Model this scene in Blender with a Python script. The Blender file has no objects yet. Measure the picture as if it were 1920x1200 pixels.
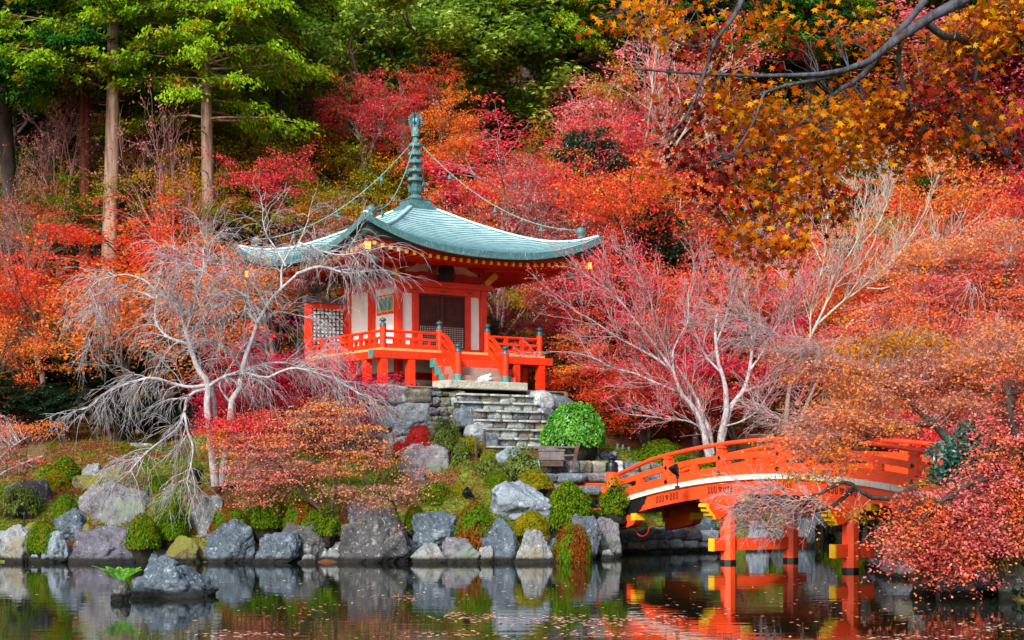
import bpy, math, random
import numpy as np
from mathutils import Vector
R = math.radians
sc = bpy.context.scene
COL = sc.collection

# ------------------------------------------------------------------ camera, world, sun, exposure
F, CX, HY, EYE = 3100.0, 960.0, 898.0, 2.4           # focal length in photo pixels, centre column, horizon row, eye height
cam_d = bpy.data.cameras.new("camera"); cam = bpy.data.objects.new("camera", cam_d); COL.objects.link(cam)
cam.location = (0, 0, EYE); cam.rotation_euler = (R(90), 0, 0)
cam_d.sensor_width = 36; cam_d.lens = 36*F/1920; cam_d.shift_y = (HY-600)/1920
cam_d.clip_start = .1; cam_d.clip_end = 600
sc.camera = cam
SUN_EL, SUN_AZ = 35, 203                              # azimuth measured clockwise from +Y (203 = behind the camera, a little to the left)
w = bpy.data.worlds.new("World"); sc.world = w; w.use_nodes = True
nt = w.node_tree; bg = nt.nodes['Background']
sky = nt.nodes.new('ShaderNodeTexSky'); sky.sky_type = 'NISHITA'; sky.sun_disc = False
sky.sun_elevation = R(SUN_EL); sky.sun_rotation = R(SUN_AZ); sky.dust_density = 3.0; sky.ozone_density = 1.0
nt.links.new(sky.outputs[0], bg.inputs[0]); bg.inputs[1].default_value = .13
sl = bpy.data.lights.new("sun", 'SUN'); sl.energy = 3.1; sl.angle = R(8); sl.color = (1, .95, .87)
so = bpy.data.objects.new("sun", sl); COL.objects.link(so)
sd = Vector((math.sin(R(SUN_AZ))*math.cos(R(SUN_EL)), math.cos(R(SUN_AZ))*math.cos(R(SUN_EL)), math.sin(R(SUN_EL))))
so.rotation_euler = sd.to_track_quat('Z', 'Y').to_euler()
sc.view_settings.view_transform = 'Standard'; sc.view_settings.look = 'None'
sc.view_settings.exposure = 0.8; sc.view_settings.gamma = 1
sc.render.engine = 'CYCLES'
cy = sc.cycles
cy.max_bounces = 6; cy.diffuse_bounces = 3; cy.glossy_bounces = 3; cy.transmission_bounces = 3; cy.transparent_max_bounces = 4
cy.caustics_reflective = False; cy.caustics_refractive = False
cy.use_denoising = True
cy.sample_clamp_indirect = 6

# ------------------------------------------------------------------ helpers
def P(px, py, Y):                                     # a point of the place, Y metres in front of the eye
    return np.array([(px-CX)/F*Y, Y, EYE-(py-HY)/F*Y])
def lin(c):
    if isinstance(c, str): c = tuple(int(c[i:i+2], 16)/255 for i in (0, 2, 4))
    return tuple((v/12.92 if v <= .04045 else ((v+.055)/1.055)**2.4) for v in c)+(1,)

def mesh(name, V, faces, mats=(), midx=None, smooth=False):
    """faces: list of (n,k) int arrays"""
    me = bpy.data.meshes.new(name)
    V = np.asarray(V, dtype=np.float32).reshape(-1, 3)
    faces = [np.asarray(f, dtype=np.int32) for f in faces if len(f)]
    nl = sum(f.size for f in faces); nf = sum(len(f) for f in faces)
    me.vertices.add(len(V)); me.vertices.foreach_set('co', V.ravel())
    me.loops.add(nl); me.polygons.add(nf)
    me.loops.foreach_set('vertex_index', np.concatenate([f.ravel() for f in faces]))
    tot = np.concatenate([np.full(len(f), f.shape[1], dtype=np.int32) for f in faces])
    st = np.concatenate([[0], np.cumsum(tot)[:-1]]).astype(np.int32)
    me.polygons.foreach_set('loop_start', st)
    if midx is not None: me.polygons.foreach_set('material_index', np.asarray(midx, dtype=np.int32))
    me.polygons.foreach_set('use_smooth', np.full(nf, bool(smooth)))
    me.update(calc_edges=True)
    for m in mats: me.materials.append(m)
    return me
def link(name, me, parent=None, loc=None, rz=None, scale=None):
    o = bpy.data.objects.new(name, me); COL.objects.link(o)
    if parent is not None: o.parent = parent
    if loc is not None: o.location = tuple(float(v) for v in loc)
    if rz is not None: o.rotation_euler = (0, 0, rz)
    if scale is not None: o.scale = scale
    return o
def tag(o, label=None, cat=None, group=None, kind=None):
    if label: o['label'] = label
    if cat: o['category'] = cat
    if group: o['group'] = group
    if kind: o['kind'] = kind
    return o
def empty(name, loc=(0, 0, 0), rz=0):
    return link(name, None, None, loc, rz)

class MB:
    """collects boxes, tubes and so on into one mesh"""
    def __init__(s): s.V = []; s.Q = []; s.n = 0; s.M = []
    def add(s, V, faces, m=0):
        V = np.asarray(V, float).reshape(-1, 3)
        s.V.append(V)
        for f in faces:
            f = np.asarray(f, dtype=np.int32)
            if len(f): s.Q.append(f+s.n); s.M.append(np.full(len(f), m))
        s.n += len(V); return s
    def box(s, x0, x1, y0, y1, z0, z1, m=0, b=0.0):
        V = np.array([(x, y, z) for z in (z0, z1) for y in (y0, y1) for x in (x0, x1)], float)
        return s.add(V, [[(0, 2, 3, 1), (4, 5, 7, 6), (0, 1, 5, 4), (2, 6, 7, 3), (0, 4, 6, 2), (1, 3, 7, 5)]], m)
    def beam(s, a, b, wd, h, m=0, up=(0, 0, 1)):      # a rectangular bar from a to b
        a = np.asarray(a, float); b = np.asarray(b, float); t = b-a; t /= np.linalg.norm(t)
        sd_ = np.cross(t, up); sd_ /= np.linalg.norm(sd_); u = np.cross(sd_, t)
        V = [p+sd_*i*wd/2+u*j*h/2 for p in (a, b) for j in (-1, 1) for i in (-1, 1)]
        return s.add(V, [[(0, 2, 3, 1), (4, 5, 7, 6), (0, 1, 5, 4), (2, 6, 7, 3), (0, 4, 6, 2), (1, 3, 7, 5)]], m)
    def sweep(s, pts, wd, h, m=0, side=None):         # rectangular section along a path, up stays up
        pts = np.asarray(pts, float); n = len(pts)
        t = np.gradient(pts, axis=0); t /= np.linalg.norm(t, axis=1)[:, None]
        sd_ = np.cross(t, (0, 0, 1)); sd_ /= np.linalg.norm(sd_, axis=1)[:, None]
        u = np.cross(sd_, t)
        V = np.stack([pts+sd_*i*wd/2+u*j*h/2 for i, j in ((-1, -1), (1, -1), (1, 1), (-1, 1))], 1).reshape(-1, 3)
        k = np.arange(n-1)[:, None]*4
        Q = np.concatenate([k+np.array([[a, (a+1) % 4, 4+(a+1) % 4, 4+a]]) for a in range(4)])
        e = (n-1)*4
        return s.add(V, [Q, [(0, 3, 2, 1), (e, e+1, e+2, e+3)]], m)
    def lathe(s, prof, c=(0, 0, 0), seg=14, m=0):     # prof: (r, z)
        prof = np.asarray(prof, float); a = np.linspace(0, 2*np.pi, seg, endpoint=False)
        V = np.stack([prof[:, :1]*np.cos(a)+c[0], prof[:, :1]*np.sin(a)+c[1], prof[:, 1:]+np.zeros(seg)+c[2]], 2).reshape(-1, 3)
        Q = []
        for i in range(len(prof)-1):
            for j in range(seg):
                j2 = (j+1) % seg; Q.append((i*seg+j, i*seg+j2, (i+1)*seg+j2, (i+1)*seg+j))
        return s.add(V, [Q], m)
    def tube(s, pts, r, sides=6, m=0):
        V, Q = tube1(np.asarray(pts, float), r, sides); return s.add(V, [Q], m)
    def prism(s, poly, axis, d0, d1, m=0):            # polygon (list of 2-D points) extruded along an axis: 'x' -> (y,z), 'y' -> (x,z), 'z' -> (x,y)
        n = len(poly); V = []
        for d in (d0, d1):
            for (a, b) in poly:
                V.append({'x': (d, a, b), 'y': (a, d, b), 'z': (a, b, d)}[axis])
        Q = [(i, (i+1) % n, n+(i+1) % n, n+i) for i in range(n)]
        s.add(V, [Q, [tuple(range(n))[::-1]], [tuple(range(n, 2*n))]], m); return s
    def mesh(s, name, mats, smooth=False):
        me = mesh(name, np.concatenate(s.V), s.Q, mats, np.concatenate(s.M), smooth); return me
    def build(s, name, mats, parent=None, loc=None, smooth=False, bevel=0, rz=None):
        if not isinstance(mats, (list, tuple)): mats = [mats]
        o = link(name, s.mesh(name, mats, smooth), parent, loc, rz)
        if bevel:
            b = o.modifiers.new('bevel', 'BEVEL'); b.width = bevel; b.segments = 2; b.limit_method = 'ANGLE'
        return o
def tube1(pts, r, sides):
    n = len(pts); r = np.broadcast_to(np.asarray(r, float), (n,))
    t = np.gradient(pts, axis=0); t /= np.linalg.norm(t, axis=1)[:, None]+1e-9
    ref = np.array((0, 0, 1.)) if abs(t[:, 2]).mean() < .8 else np.array((1., 0, 0))
    a = np.cross(t, ref); a /= np.linalg.norm(a, axis=1)[:, None]+1e-9; b = np.cross(t, a)
    th = np.linspace(0, 2*np.pi, sides, endpoint=False)
    V = pts[:, None]+r[:, None, None]*(a[:, None]*np.cos(th)[None, :, None]+b[:, None]*np.sin(th)[None, :, None])
    k = np.arange(n-1)[:, None]*sides; j = np.arange(sides); j2 = (j+1) % sides
    Q = np.stack([k+j, k+j2, k+sides+j2, k+sides+j], 2).reshape(-1, 4)
    return V.reshape(-1, 3), Q
def tubes(PTS, RAD, sides=3):
    """PTS (m,k,3), RAD (m,k) -> many tubes at once"""
    m, k = RAD.shape
    t = np.gradient(PTS, axis=1); t /= np.linalg.norm(t, axis=2)[..., None]+1e-9
    ref = np.zeros((m, 1, 3)); v = abs(t[..., 2]).mean(1) > .8
    ref[v, 0, 0] = 1; ref[~v, 0, 2] = 1
    a = np.cross(t, ref); a /= np.linalg.norm(a, axis=2)[..., None]+1e-9; b = np.cross(t, a)
    th = np.linspace(0, 2*np.pi, sides, endpoint=False)[None, None, :, None]
    V = PTS[:, :, None]+RAD[:, :, None, None]*(a[:, :, None]*np.cos(th)+b[:, :, None]*np.sin(th))
    base = (np.arange(m)*k*sides)[:, None, None]+(np.arange(k-1)*sides)[None, :, None]
    j = np.arange(sides)[None, None]; j2 = (j+1) % sides
    Q = np.stack([base+j, base+j2, base+sides+j2, base+sides+j], 3).reshape(-1, 4)
    return V.reshape(-1, 3), Q
def unit(v): return v/(np.linalg.norm(v, axis=-1, keepdims=True)+1e-9)

# smooth value noise, numpy
_rs = np.random.RandomState(7); _tab = _rs.rand(4096)
def vnoise(p):
    p = np.asarray(p, float); i = np.floor(p).astype(np.int64); f = p-i; f = f*f*(3-2*f)
    def h(a, b, c): return _tab[(a*73856093 ^ b*19349663 ^ c*83492791) & 4095]
    r = 0
    for dx in (0, 1):
        for dy in (0, 1):
            for dz in (0, 1):
                wgt = (f[..., 0] if dx else 1-f[..., 0])*(f[..., 1] if dy else 1-f[..., 1])*(f[..., 2] if dz else 1-f[..., 2])
                r = r+wgt*h(i[..., 0]+dx, i[..., 1]+dy, i[..., 2]+dz)
    return r*2-1
def fbm(p, o=4, g=.5):
    p = np.asarray(p, float); r = 0; a = 1
    for k in range(o): r = r+a*vnoise(p*2.03**k+k*17.3); a *= g
    return r

# ------------------------------------------------------------------ materials
def newmat(name):
    m = bpy.data.materials.new(name); m.use_nodes = True; nt = m.node_tree
    return m, nt, nt.nodes['Principled BSDF'], nt.nodes, nt.links
def ramp(N, cols, pos=None, interp='LINEAR'):
    r = N.new('ShaderNodeValToRGB'); e = r.color_ramp.elements; r.color_ramp.interpolation = interp
    n = len(cols); pos = pos or [i/max(1, n-1) for i in range(n)]
    e[0].position = pos[0]; e[0].color = lin(cols[0]); e[1].position = pos[-1]; e[1].color = lin(cols[-1])
    for i in range(1, n-1):
        x = e.new(pos[i]); x.color = lin(cols[i])
    return r
def noise(N, L, scale, detail=4, rough=.5, coord=None, dist=0, vscale=None):
    n = N.new('ShaderNodeTexNoise'); n.inputs['Scale'].default_value = scale; n.inputs['Detail'].default_value = detail
    n.inputs['Roughness'].default_value = rough; n.inputs['Distortion'].default_value = dist
    tc = N.new('ShaderNodeTexCoord'); out = tc.outputs[coord or 'Object']
    if vscale:
        mp = N.new('ShaderNodeMapping'); mp.inputs['Scale'].default_value = vscale; L.new(out, mp.inputs[0]); out = mp.outputs[0]
    L.new(out, n.inputs['Vector']); return n
def mixc(N, L, fac, a, b, mode='MIX'):
    m = N.new('ShaderNodeMix'); m.data_type = 'RGBA'; m.blend_type = mode
    for s, v in ((0, fac), (6, a), (7, b)):
        if hasattr(v, 'type') and hasattr(v, 'links'): L.new(v, m.inputs[s])
        elif s == 0: m.inputs[0].default_value = v
        else: m.inputs[s].default_value = lin(v)
    return m.outputs[2]
def _b(): pass
def bump(N, L, h, bsdf, strength=.4, dist=.02):
    b = N.new('ShaderNodeBump'); b.inputs['Strength'].default_value = strength; b.inputs['Distance'].default_value = dist
    L.new(h, b.inputs['Height']); L.new(b.outputs[0], bsdf.inputs['Normal'])
def paint(name, col, col2=None, rough=.45, scale=3, wear=None, wearcut=.62, bumpk=.15):
    m, nt, B, N, L = newmat(name)
    n = noise(N, L, scale, 5, .6); r = ramp(N, [col2 or col, col], [.35, .65]); L.new(n.outputs[0], r.inputs[0]); out = r.outputs[0]
    if wear:
        n2 = noise(N, L, scale*4, 6, .7, vscale=(1, 1, .35)); r2 = ramp(N, ['000000', 'ffffff'], [wearcut, wearcut+.07]); L.new(n2.outputs[0], r2.inputs[0])
        out = mixc(N, L, r2.outputs[0], out, wear)
    L.new(out, B.inputs['Base Color']); B.inputs['Roughness'].default_value = rough
    n3 = noise(N, L, scale*9, 3); bump(N, L, n3.outputs[0], B, bumpk, .01)
    return m
def leafmat(name, cols, trans=.45, patch=None, pscale=.5, pcut=.5, gloss=.0):
    """colour by leaf (random per island), with clumps of a second palette"""
    m, nt, B, N, L = newmat(name)
    g = N.new('ShaderNodeNewGeometry'); r = ramp(N, cols); L.new(g.outputs['Random Per Island'], r.inputs[0]); out = r.outputs[0]
    if patch:
        r2 = ramp(N, patch); L.new(g.outputs['Random Per Island'], r2.inputs[0])
        oi = N.new('ShaderNodeObjectInfo'); tc = N.new('ShaderNodeTexCoord'); ad = N.new('ShaderNodeVectorMath'); ad.operation = 'ADD'
        mu = N.new('ShaderNodeMath'); mu.operation = 'MULTIPLY'; mu.inputs[1].default_value = 50; L.new(oi.outputs['Random'], mu.inputs[0])
        L.new(tc.outputs['Object'], ad.inputs[0]); L.new(mu.outputs[0], ad.inputs[1])
        n = N.new('ShaderNodeTexNoise'); n.inputs['Scale'].default_value = pscale; n.inputs['Detail'].default_value = 3; L.new(ad.outputs[0], n.inputs['Vector'])
        f = ramp(N, ['000000', 'ffffff'], [pcut-.06, pcut+.06]); L.new(n.outputs[0], f.inputs[0])
        out = mixc(N, L, f.outputs[0], out, r2.outputs[0])
    nt.nodes.remove(B)
    d = N.new('ShaderNodeBsdfDiffuse'); t = N.new('ShaderNodeBsdfTranslucent'); mx = N.new('ShaderNodeMixShader'); mx.inputs[0].default_value = trans
    L.new(out, d.inputs[0]); L.new(out, t.inputs[0]); L.new(d.outputs[0], mx.inputs[1]); L.new(t.outputs[0], mx.inputs[2])
    o = mx.outputs[0]
    if gloss:
        gl = N.new('ShaderNodeBsdfGlossy'); gl.inputs['Roughness'].default_value = .4; gl.inputs[0].default_value = (1, 1, 1, 1)
        m2 = N.new('ShaderNodeMixShader'); m2.inputs[0].default_value = gloss; L.new(o, m2.inputs[1]); L.new(gl.outputs[0], m2.inputs[2]); o = m2.outputs[0]
    L.new(o, N['Material Output'].inputs[0])
    return m
def barkmat(name, c1, c2, scale=6, vs=(1, 1, .25)):
    m, nt, B, N, L = newmat(name)
    n = noise(N, L, scale, 6, .65, vscale=vs); r = ramp(N, [c1, c2], [.35, .65]); L.new(n.outputs[0], r.inputs[0])
    L.new(r.outputs[0], B.inputs['Base Color']); B.inputs['Roughness'].default_value = .9
    bump(N, L, n.outputs[0], B, .6, .03); return m
def rockmat(name, dark, mid, light, moss=0.0, warm=None):
    m, nt, B, N, L = newmat(name)
    n = noise(N, L, 1.6, 9, .62, dist=.6); r = ramp(N, [dark, mid, mid, light], [.32, .46, .55, .7]); L.new(n.outputs[0], r.inputs[0]); out = r.outputs[0]
    n2 = noise(N, L, 7, 8, .75, dist=1.2); r2 = ramp(N, ['000000', 'ffffff'], [.56, .63]); L.new(n2.outputs[0], r2.inputs[0])
    out = mixc(N, L, r2.outputs[0], out, light)
    n4 = noise(N, L, 11, 8, .75, dist=.4); r4 = ramp(N, ['000000', 'ffffff'], [.57, .66]); L.new(n4.outputs[0], r4.inputs[0])
    out = mixc(N, L, r4.outputs[0], out, dark)
    n6 = noise(N, L, 1.1, 4, .6, vscale=(1.3, 1, 3.2), dist=2.0); r6 = ramp(N, ['000000', 'ffffff', '000000'], [.485, .5, .515]); L.new(n6.outputs[0], r6.inputs[0])
    out = mixc(N, L, r6.outputs[0], out, dark)
    if warm:
        n5 = noise(N, L, .9, 4, .6); r5 = ramp(N, ['000000', 'ffffff'], [.5, .62]); L.new(n5.outputs[0], r5.inputs[0])
        out = mixc(N, L, r5.outputs[0], out, warm)
    if moss:
        ge = N.new('ShaderNodeNewGeometry'); sx = N.new('ShaderNodeSeparateXYZ'); L.new(ge.outputs['Normal'], sx.inputs[0])
        n3 = noise(N, L, 2.2, 6, .7); a = N.new('ShaderNodeMath'); a.operation = 'MULTIPLY_ADD'; a.inputs[1].default_value = .35; L.new(sx.outputs[2], a.inputs[0]); L.new(n3.outputs[0], a.inputs[2])
        r3 = ramp(N, ['000000', 'ffffff'], [.93-moss*.35, 1.0-moss*.35]); L.new(a.outputs[0], r3.inputs[0])
        mo = ramp(N, ['3f4a10', '7d7a1c']); L.new(n2.outputs[0], mo.inputs[0])
        out = mixc(N, L, r3.outputs[0], out, mo.outputs[0])
    gp = N.new('ShaderNodeNewGeometry'); sz_ = N.new('ShaderNodeSeparateXYZ'); L.new(gp.outputs['Position'], sz_.inputs[0])
    wn = N.new('ShaderNodeMath'); wn.operation = 'MULTIPLY_ADD'; wn.inputs[1].default_value = -.22; L.new(n2.outputs[0], wn.inputs[0]); L.new(sz_.outputs[2], wn.inputs[2])
    wr = ramp(N, ['2e2c28', 'ffffff'], [.0, .09]); L.new(wn.outputs[0], wr.inputs[0])      # dark wet band left by the pond
    out = mixc(N, L, 1., out, wr.outputs[0], 'MULTIPLY')
    L.new(out, B.inputs['Base Color']); B.inputs['Roughness'].default_value = .85
    nb = noise(N, L, 3.5, 10, .68, dist=.5); bump(N, L, nb.outputs[0], B, .9, .12)
    return m

M = {}
VERM, VERM2 = 'e4380a', 'd92c08'
M['red'] = paint('vermilion_paint', VERM, 'd22a06', .42, 1.5)
M['red_worn'] = paint('worn_vermilion_paint', VERM, 'd63410', .6, 2.5, '9a8a80', .56)
M['bridge'] = paint('bridge_vermilion_paint', 'e84e20', 'dc4014', .42, 1.0, 'ee7a4c', .64)
M['darkred'] = paint('shaded_red_paint', 'b01c0c', 'a01408', .6, 2)  # vermilion with shade put into its colour, for undersides and beams under eaves
M['white'] = paint('white_plaster', 'f2f7fb', 'e6ecf0', .8, 1.2)
M['yellow'] = paint('yellow_paint', 'e6b41c', 'd09c18', .5, 3)
M['tan'] = paint('deck_edge_wood', 'c9a468', 'b08c55', .7, 2)
M['bronze'] = paint('dark_bronze_cap', '2a5a60', '1c4048', .4, 3)
M['iron'] = paint('black_iron_cap', '0e1826', '0a1018', .35, 3)
M['black'] = paint('black_paint', '1a1418', '120e10', .5, 3)
M['copper'] = paint('green_copper', '4c7478', '345a60', .5, 4, '86b8ac', .58)
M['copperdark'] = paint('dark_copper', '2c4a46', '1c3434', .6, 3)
M['verdigris'] = paint('verdigris_cap', '3f9088', '2f6e6c', .6, 6, '86b8a4', .6)
M['lattice'] = paint('dark_brown_lattice', '5a2a20', '3c1812', .6, 3)
M['interior'] = paint('unlit_interior', '2a0c08', '180604', .9, 2)
M['paper'] = paint('white_backing', 'f0f3fa', 'e4e8f2', .8, 2)
M['stone'] = rockmat('pale_stone_slab', '9a9c90', 'b4b4a8', 'ccccc0')
M['greywood'] = paint('weathered_grey_wood', '6b6468', '4f484c', .85, 5)
M['brownwood'] = paint('brown_post_wood', '5a463e', '3c2c28', .85, 5)

# roof copper: pale blue-green sheets with streaks
m, nt_, B, N, L = newmat('roof_copper')
n1 = noise(N, L, 2.2, 7, .65, vscale=(1, 1, 2)); r1 = ramp(N, ['7ea8b0', 'a4c8ce', 'c8dce0'], [.3, .5, .72]); L.new(n1.outputs[0], r1.inputs[0])
n2 = noise(N, L, 16, 5, .7, vscale=(1, 1, 4)); r2 = ramp(N, ['ffffff', 'c4d4d4'], [.45, .7]); L.new(n2.outputs[0], r2.inputs[0])
L.new(mixc(N, L, .8, r1.outputs[0], r2.outputs[0], 'MULTIPLY'), B.inputs['Base Color']); B.inputs['Roughness'].default_value = .5; B.inputs['Metallic'].default_value = .15
bump(N, L, n2.outputs[0], B, .2, .01); M['roof'] = m

# ------------------------------------------------------------------ the lie of the land
POND = np.array([(-60, 47.2), (-20, 47.4), (-14.7, 47.4), (-9, 47.4), (-5, 47.3), (-1.5, 47.2), (.6, 47.8), (1.6, 49), (2.4, 50.6), (3.6, 53.2), (5, 54.6), (6.8, 55.2), (8.8, 57), (11.2, 59.5),
                 (12, 64), (13, 72), (15.5, 76), (17.2, 74), (16, 66), (14.6, 56), (13, 48), (11.4, 42), (10.4, 38), (9.7, 34), (9.9, 30), (10.4, 24), (7.5, 18), (4.2, 12), (3.0, 9), (-3, 7), (-60, 7)], float)
def pond_sd(x, y):
    p = np.stack([x, y], -1); n = len(POND); best = np.full(x.shape, 1e9); ins = np.zeros(x.shape, bool)
    for i in range(n):
        a, b = POND[i], POND[(i+1) % n]; ab = b-a
        t = np.clip(((p-a)@ab)/(ab@ab), 0, 1); d = np.linalg.norm(p-(a+t[..., None]*ab), axis=-1); best = np.minimum(best, d)
        c = ((a[1] > y) != (b[1] > y)); xx = (b[0]-a[0])*(y-a[1])/(b[1]-a[1]+1e-12)+a[0]
        ins ^= c & (x < xx)
    return np.where(ins, -best, best)
_cp = [(30, 980, 50), (100, 920, 53), (50, 870, 57), (230, 845, 57), (270, 822, 62), (52, 752, 68), (-150, 760, 64), (-100, 930, 52), (400, 905, 50), (330, 860, 55), (450, 800, 58), (480, 965, 49), (600, 905, 51), (560, 840, 54),
       (650, 862, 54), (800, 905, 51), (900, 940, 50), (980, 900, 51), (850, 850, 53), (1000, 960, 50), (1075, 845, 57), (1040, 875, 54), (1100, 925, 52), (1140, 935, 52), (1180, 850, 60), (1250, 845, 61),
       (1340, 850, 58), (1480, 815, 62), (1430, 960, 59), (1550, 900, 66), (1400, 780, 66), (620, 800, 58), (760, 1000, 48.5), (200, 980, 49), (1050, 985, 49.5)]
CP = [tuple(P(*c)) for c in _cp]
CP += [(11.6, 38.5, 1.5), (12.5, 37, 1.6), (15, 42, 2.5), (20, 46, 4.5), (17, 34, 2.4), (14, 26, 1.6), (26, 50, 8), (20, 60, 5), (22, 70, 7.5), (15, 82, 8), (-3.6, 62, 5.2), (-3.15, 56, 3.4), (-1.3, 57, 3.4), (-6, 56.3, 3.4), (0, 64, 5.2), (-7, 62, 5.0), (-6, 66, 6.2), (2, 67, 6.2), (8, 68, 5.6), (-14, 70, 8), (-24, 64, 6.5), (-30, 56, 5), (32, 62, 13)]
for x in range(-60, 71, 10):
    e = 0 if x < 10 else (x-10)*.12
    CP += [(x, 77, 11.3-(2. if 5 < x < 22 else 0)+e), (x, 88, 17.5+e), (x, 102, 27+e), (x, 120, 44), (x, 145, 70)]
for x in range(-60, 71, 10):
    CP += [(x, 0, .7), (x, -8, .9)]
CP += [(18, 15, 1.2), (6, 12, .9), (5, 9, .9), (9, 16, 1), (30, 20, 2.5), (-62, 30, 1), (-62, 44, 2)]
CP = np.array(CP)
def ground(x, y, rough=True):
    x = np.asarray(x, float); y = np.asarray(y, float)
    d2 = (x[..., None]-CP[:, 0])**2+(y[..., None]-CP[:, 1])**2
    wt = 1/(d2+.6)**1.9; z = (wt*CP[:, 2]).sum(-1)/wt.sum(-1)
    sdv = pond_sd(x, y); k = np.clip(sdv/3.2, 0, 1)**.85; far = np.clip((y-58)/4, 0, 1); k = np.maximum(k, np.clip(sdv/1.2, 0, 1)*far)
    z = np.where(sdv > 0, -.22+(z+.22)*k, np.maximum(-1.2, -.22+sdv*1.6))
    if rough:
        p = np.stack([x, y, x*0], -1); z = z+(.16*fbm(p*.5, 3)+.05*fbm(p*2.2, 2))*k
    return z
def G(x, y): return float(ground(np.array([x]), np.array([y]))[0])
xs = np.concatenate([np.linspace(-60, -22, 40), np.linspace(-21.6, 26, 200), np.linspace(27, 75, 40)])
ys = np.concatenate([np.linspace(-12, 42, 40), np.linspace(42.3, 80, 190), np.linspace(81, 150, 60)])
gx, gy = np.meshgrid(xs, ys); gz = ground(gx, gy)
nx, ny = len(xs), len(ys); ii = (np.arange(ny-1)[:, None]*nx+np.arange(nx-1)[None]).ravel()
m, nt_, B, N, L = newmat('ground_earth_moss')
n1 = noise(N, L, .55, 6, .6); n2 = noise(N, L, 5, 8, .75); n3 = noise(N, L, .22, 3, .5)
r1 = ramp(N, ['2c3a0c', '56680f', '7c8a22'], [.3, .5, .7]); L.new(n2.outputs[0], r1.inputs[0])
r2 = ramp(N, ['2a160c', '5a3018', '7a4a2c'], [.3, .5, .7]); L.new(n2.outputs[0], r2.inputs[0])
f = ramp(N, ['000000', 'ffffff'], [.46, .56]); L.new(n1.outputs[0], f.inputs[0])
mossy = mixc(N, L, f.outputs[0], r1.outputs[0], r2.outputs[0])
# leaf litter takes over on the hill behind
tc = N.new('ShaderNodeTexCoord'); sx = N.new('ShaderNodeSeparateXYZ'); L.new(tc.outputs['Object'], sx.inputs[0])
mr = N.new('ShaderNodeMapRange'); mr.inputs[1].default_value = 56; mr.inputs[2].default_value = 64; L.new(sx.outputs[1], mr.inputs[0])
L.new(mixc(N, L, mr.outputs[0], mossy, r2.outputs[0]), B.inputs['Base Color']); B.inputs['Roughness'].default_value = .95
bump(N, L, n2.outputs[0], B, .8, .06)
me = mesh('ground', np.stack([gx, gy, gz], -1).reshape(-1, 3), [np.stack([ii, ii+1, ii+nx+1, ii+nx], 1)], [m], smooth=True)
tag(link('ground', me), kind='structure')

# ------------------------------------------------------------------ pond
m, nt_, B, N, L = newmat('pond_water')
B.inputs['Base Color'].default_value = (.004, .009, .004, 1); B.inputs['Roughness'].default_value = .015; B.inputs['IOR'].default_value = 1.30
nA = noise(N, L, 1.1, 3, .5, vscale=(.5, 2.2, 1)); nB = noise(N, L, .35, 2, .5, vscale=(.35, 1.6, 1))
ad = N.new('ShaderNodeMath'); ad.operation = 'ADD'; L.new(nA.outputs[0], ad.inputs[0]); L.new(nB.outputs[0], ad.inputs[1])
bump(N, L, ad.outputs[0], B, .10, .03)
M['water'] = m
me = mesh('pond_water', [(-60, -10, 0), (30, -10, 0), (30, 80, 0), (-60, 80, 0)], [[(0, 1, 2, 3)]], [m])
tag(link('water', me), kind='structure')
# ------------------------------------------------------------------ the temple hall
TZ = 5.7; TH = R(34.5)
T = empty('temple_hall', (-3.62, 62, TZ), TH)
tag(T, 'vermilion and white temple hall with a curved green copper roof on the stone platform', 'temple')
def tloc(x, y, z):                                    # temple coordinates -> world
    c, s = math.cos(TH), math.sin(TH); return np.array([-3.62+x*c-y*s, 62+x*s+y*c, TZ+z])
def rot4(V, k):                                       # quarter turns about the hall's axis
    V = np.asarray(V, float).copy()
    for _ in range(k): V = np.stack([-V[..., 1], V[..., 0], V[..., 2]], -1)
    return V
D1, D0 = 4.97, .50
uu = [0, .25, .49, .67, .85, 1.0]
def zmid(u): return np.interp(u, uu, [6.78, 6.05, 5.50, 5.15, 4.85, 4.66])
def lift(u): return np.interp(u, uu, [0, .11, .17, .27, .54, .94])
us = np.linspace(0, 1, 60)
def smooth_tab(f):
    v = f(us); k = np.ones(9)/9; vp = np.concatenate([np.full(4, 0.)+2*v[0]-v[1:5][::-1], v, 2*v[-1]-v[-5:-1][::-1]]); return np.convolve(vp, k, 'valid')
_zm, _lf = smooth_tab(zmid), smooth_tab(lift)
def roofz(u, t): return np.interp(u, us, _zm)+np.interp(u, us, _lf)*np.abs(t)**2.5
ts = np.linspace(-1, 1, 41)
b_ = MB(); NC = 22
for k in range(4):
    rows = []
    for i in range(NC):                               # each course of sheets laps the one below with a small lip
        ua, ub = i/NC, (i+1)/NC
        for u, dz in ((ua, 0), (ub, .032)):
            d = D0+(D1-D0)*u; rows.append(np.stack([ts*d, -d+0*ts, roofz(u, ts)+dz], 1))
    V = rot4(np.concatenate(rows), k); nr, nt1 = len(rows), len(ts)
    q = np.array([(r*nt1+j, r*nt1+j+1, (r+1)*nt1+j+1, (r+1)*nt1+j) for r in range(nr-1) for j in range(nt1-1)])[:, ::-1]
    b_.add(V, [q]); b_.M[-1] = ((np.arange(len(q))//(nt1-1)) % 2 == 1).astype(int)
    h = np.array([[D0+(D1-D0)*u, -(D0+(D1-D0)*u), roofz(u, np.array(1.))+.05] for u in np.linspace(.02, .985, 24)])
    b_.sweep(rot4(h, k), .16, .07)
roof = b_.build('roof', [M['roof'], paint('lap_seam_copper', '5c8890', '487078', .6, 4)], T)
def zu(t): return 4.26+.36*np.abs(t)**2.6             # height of the eaves' underside
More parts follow.
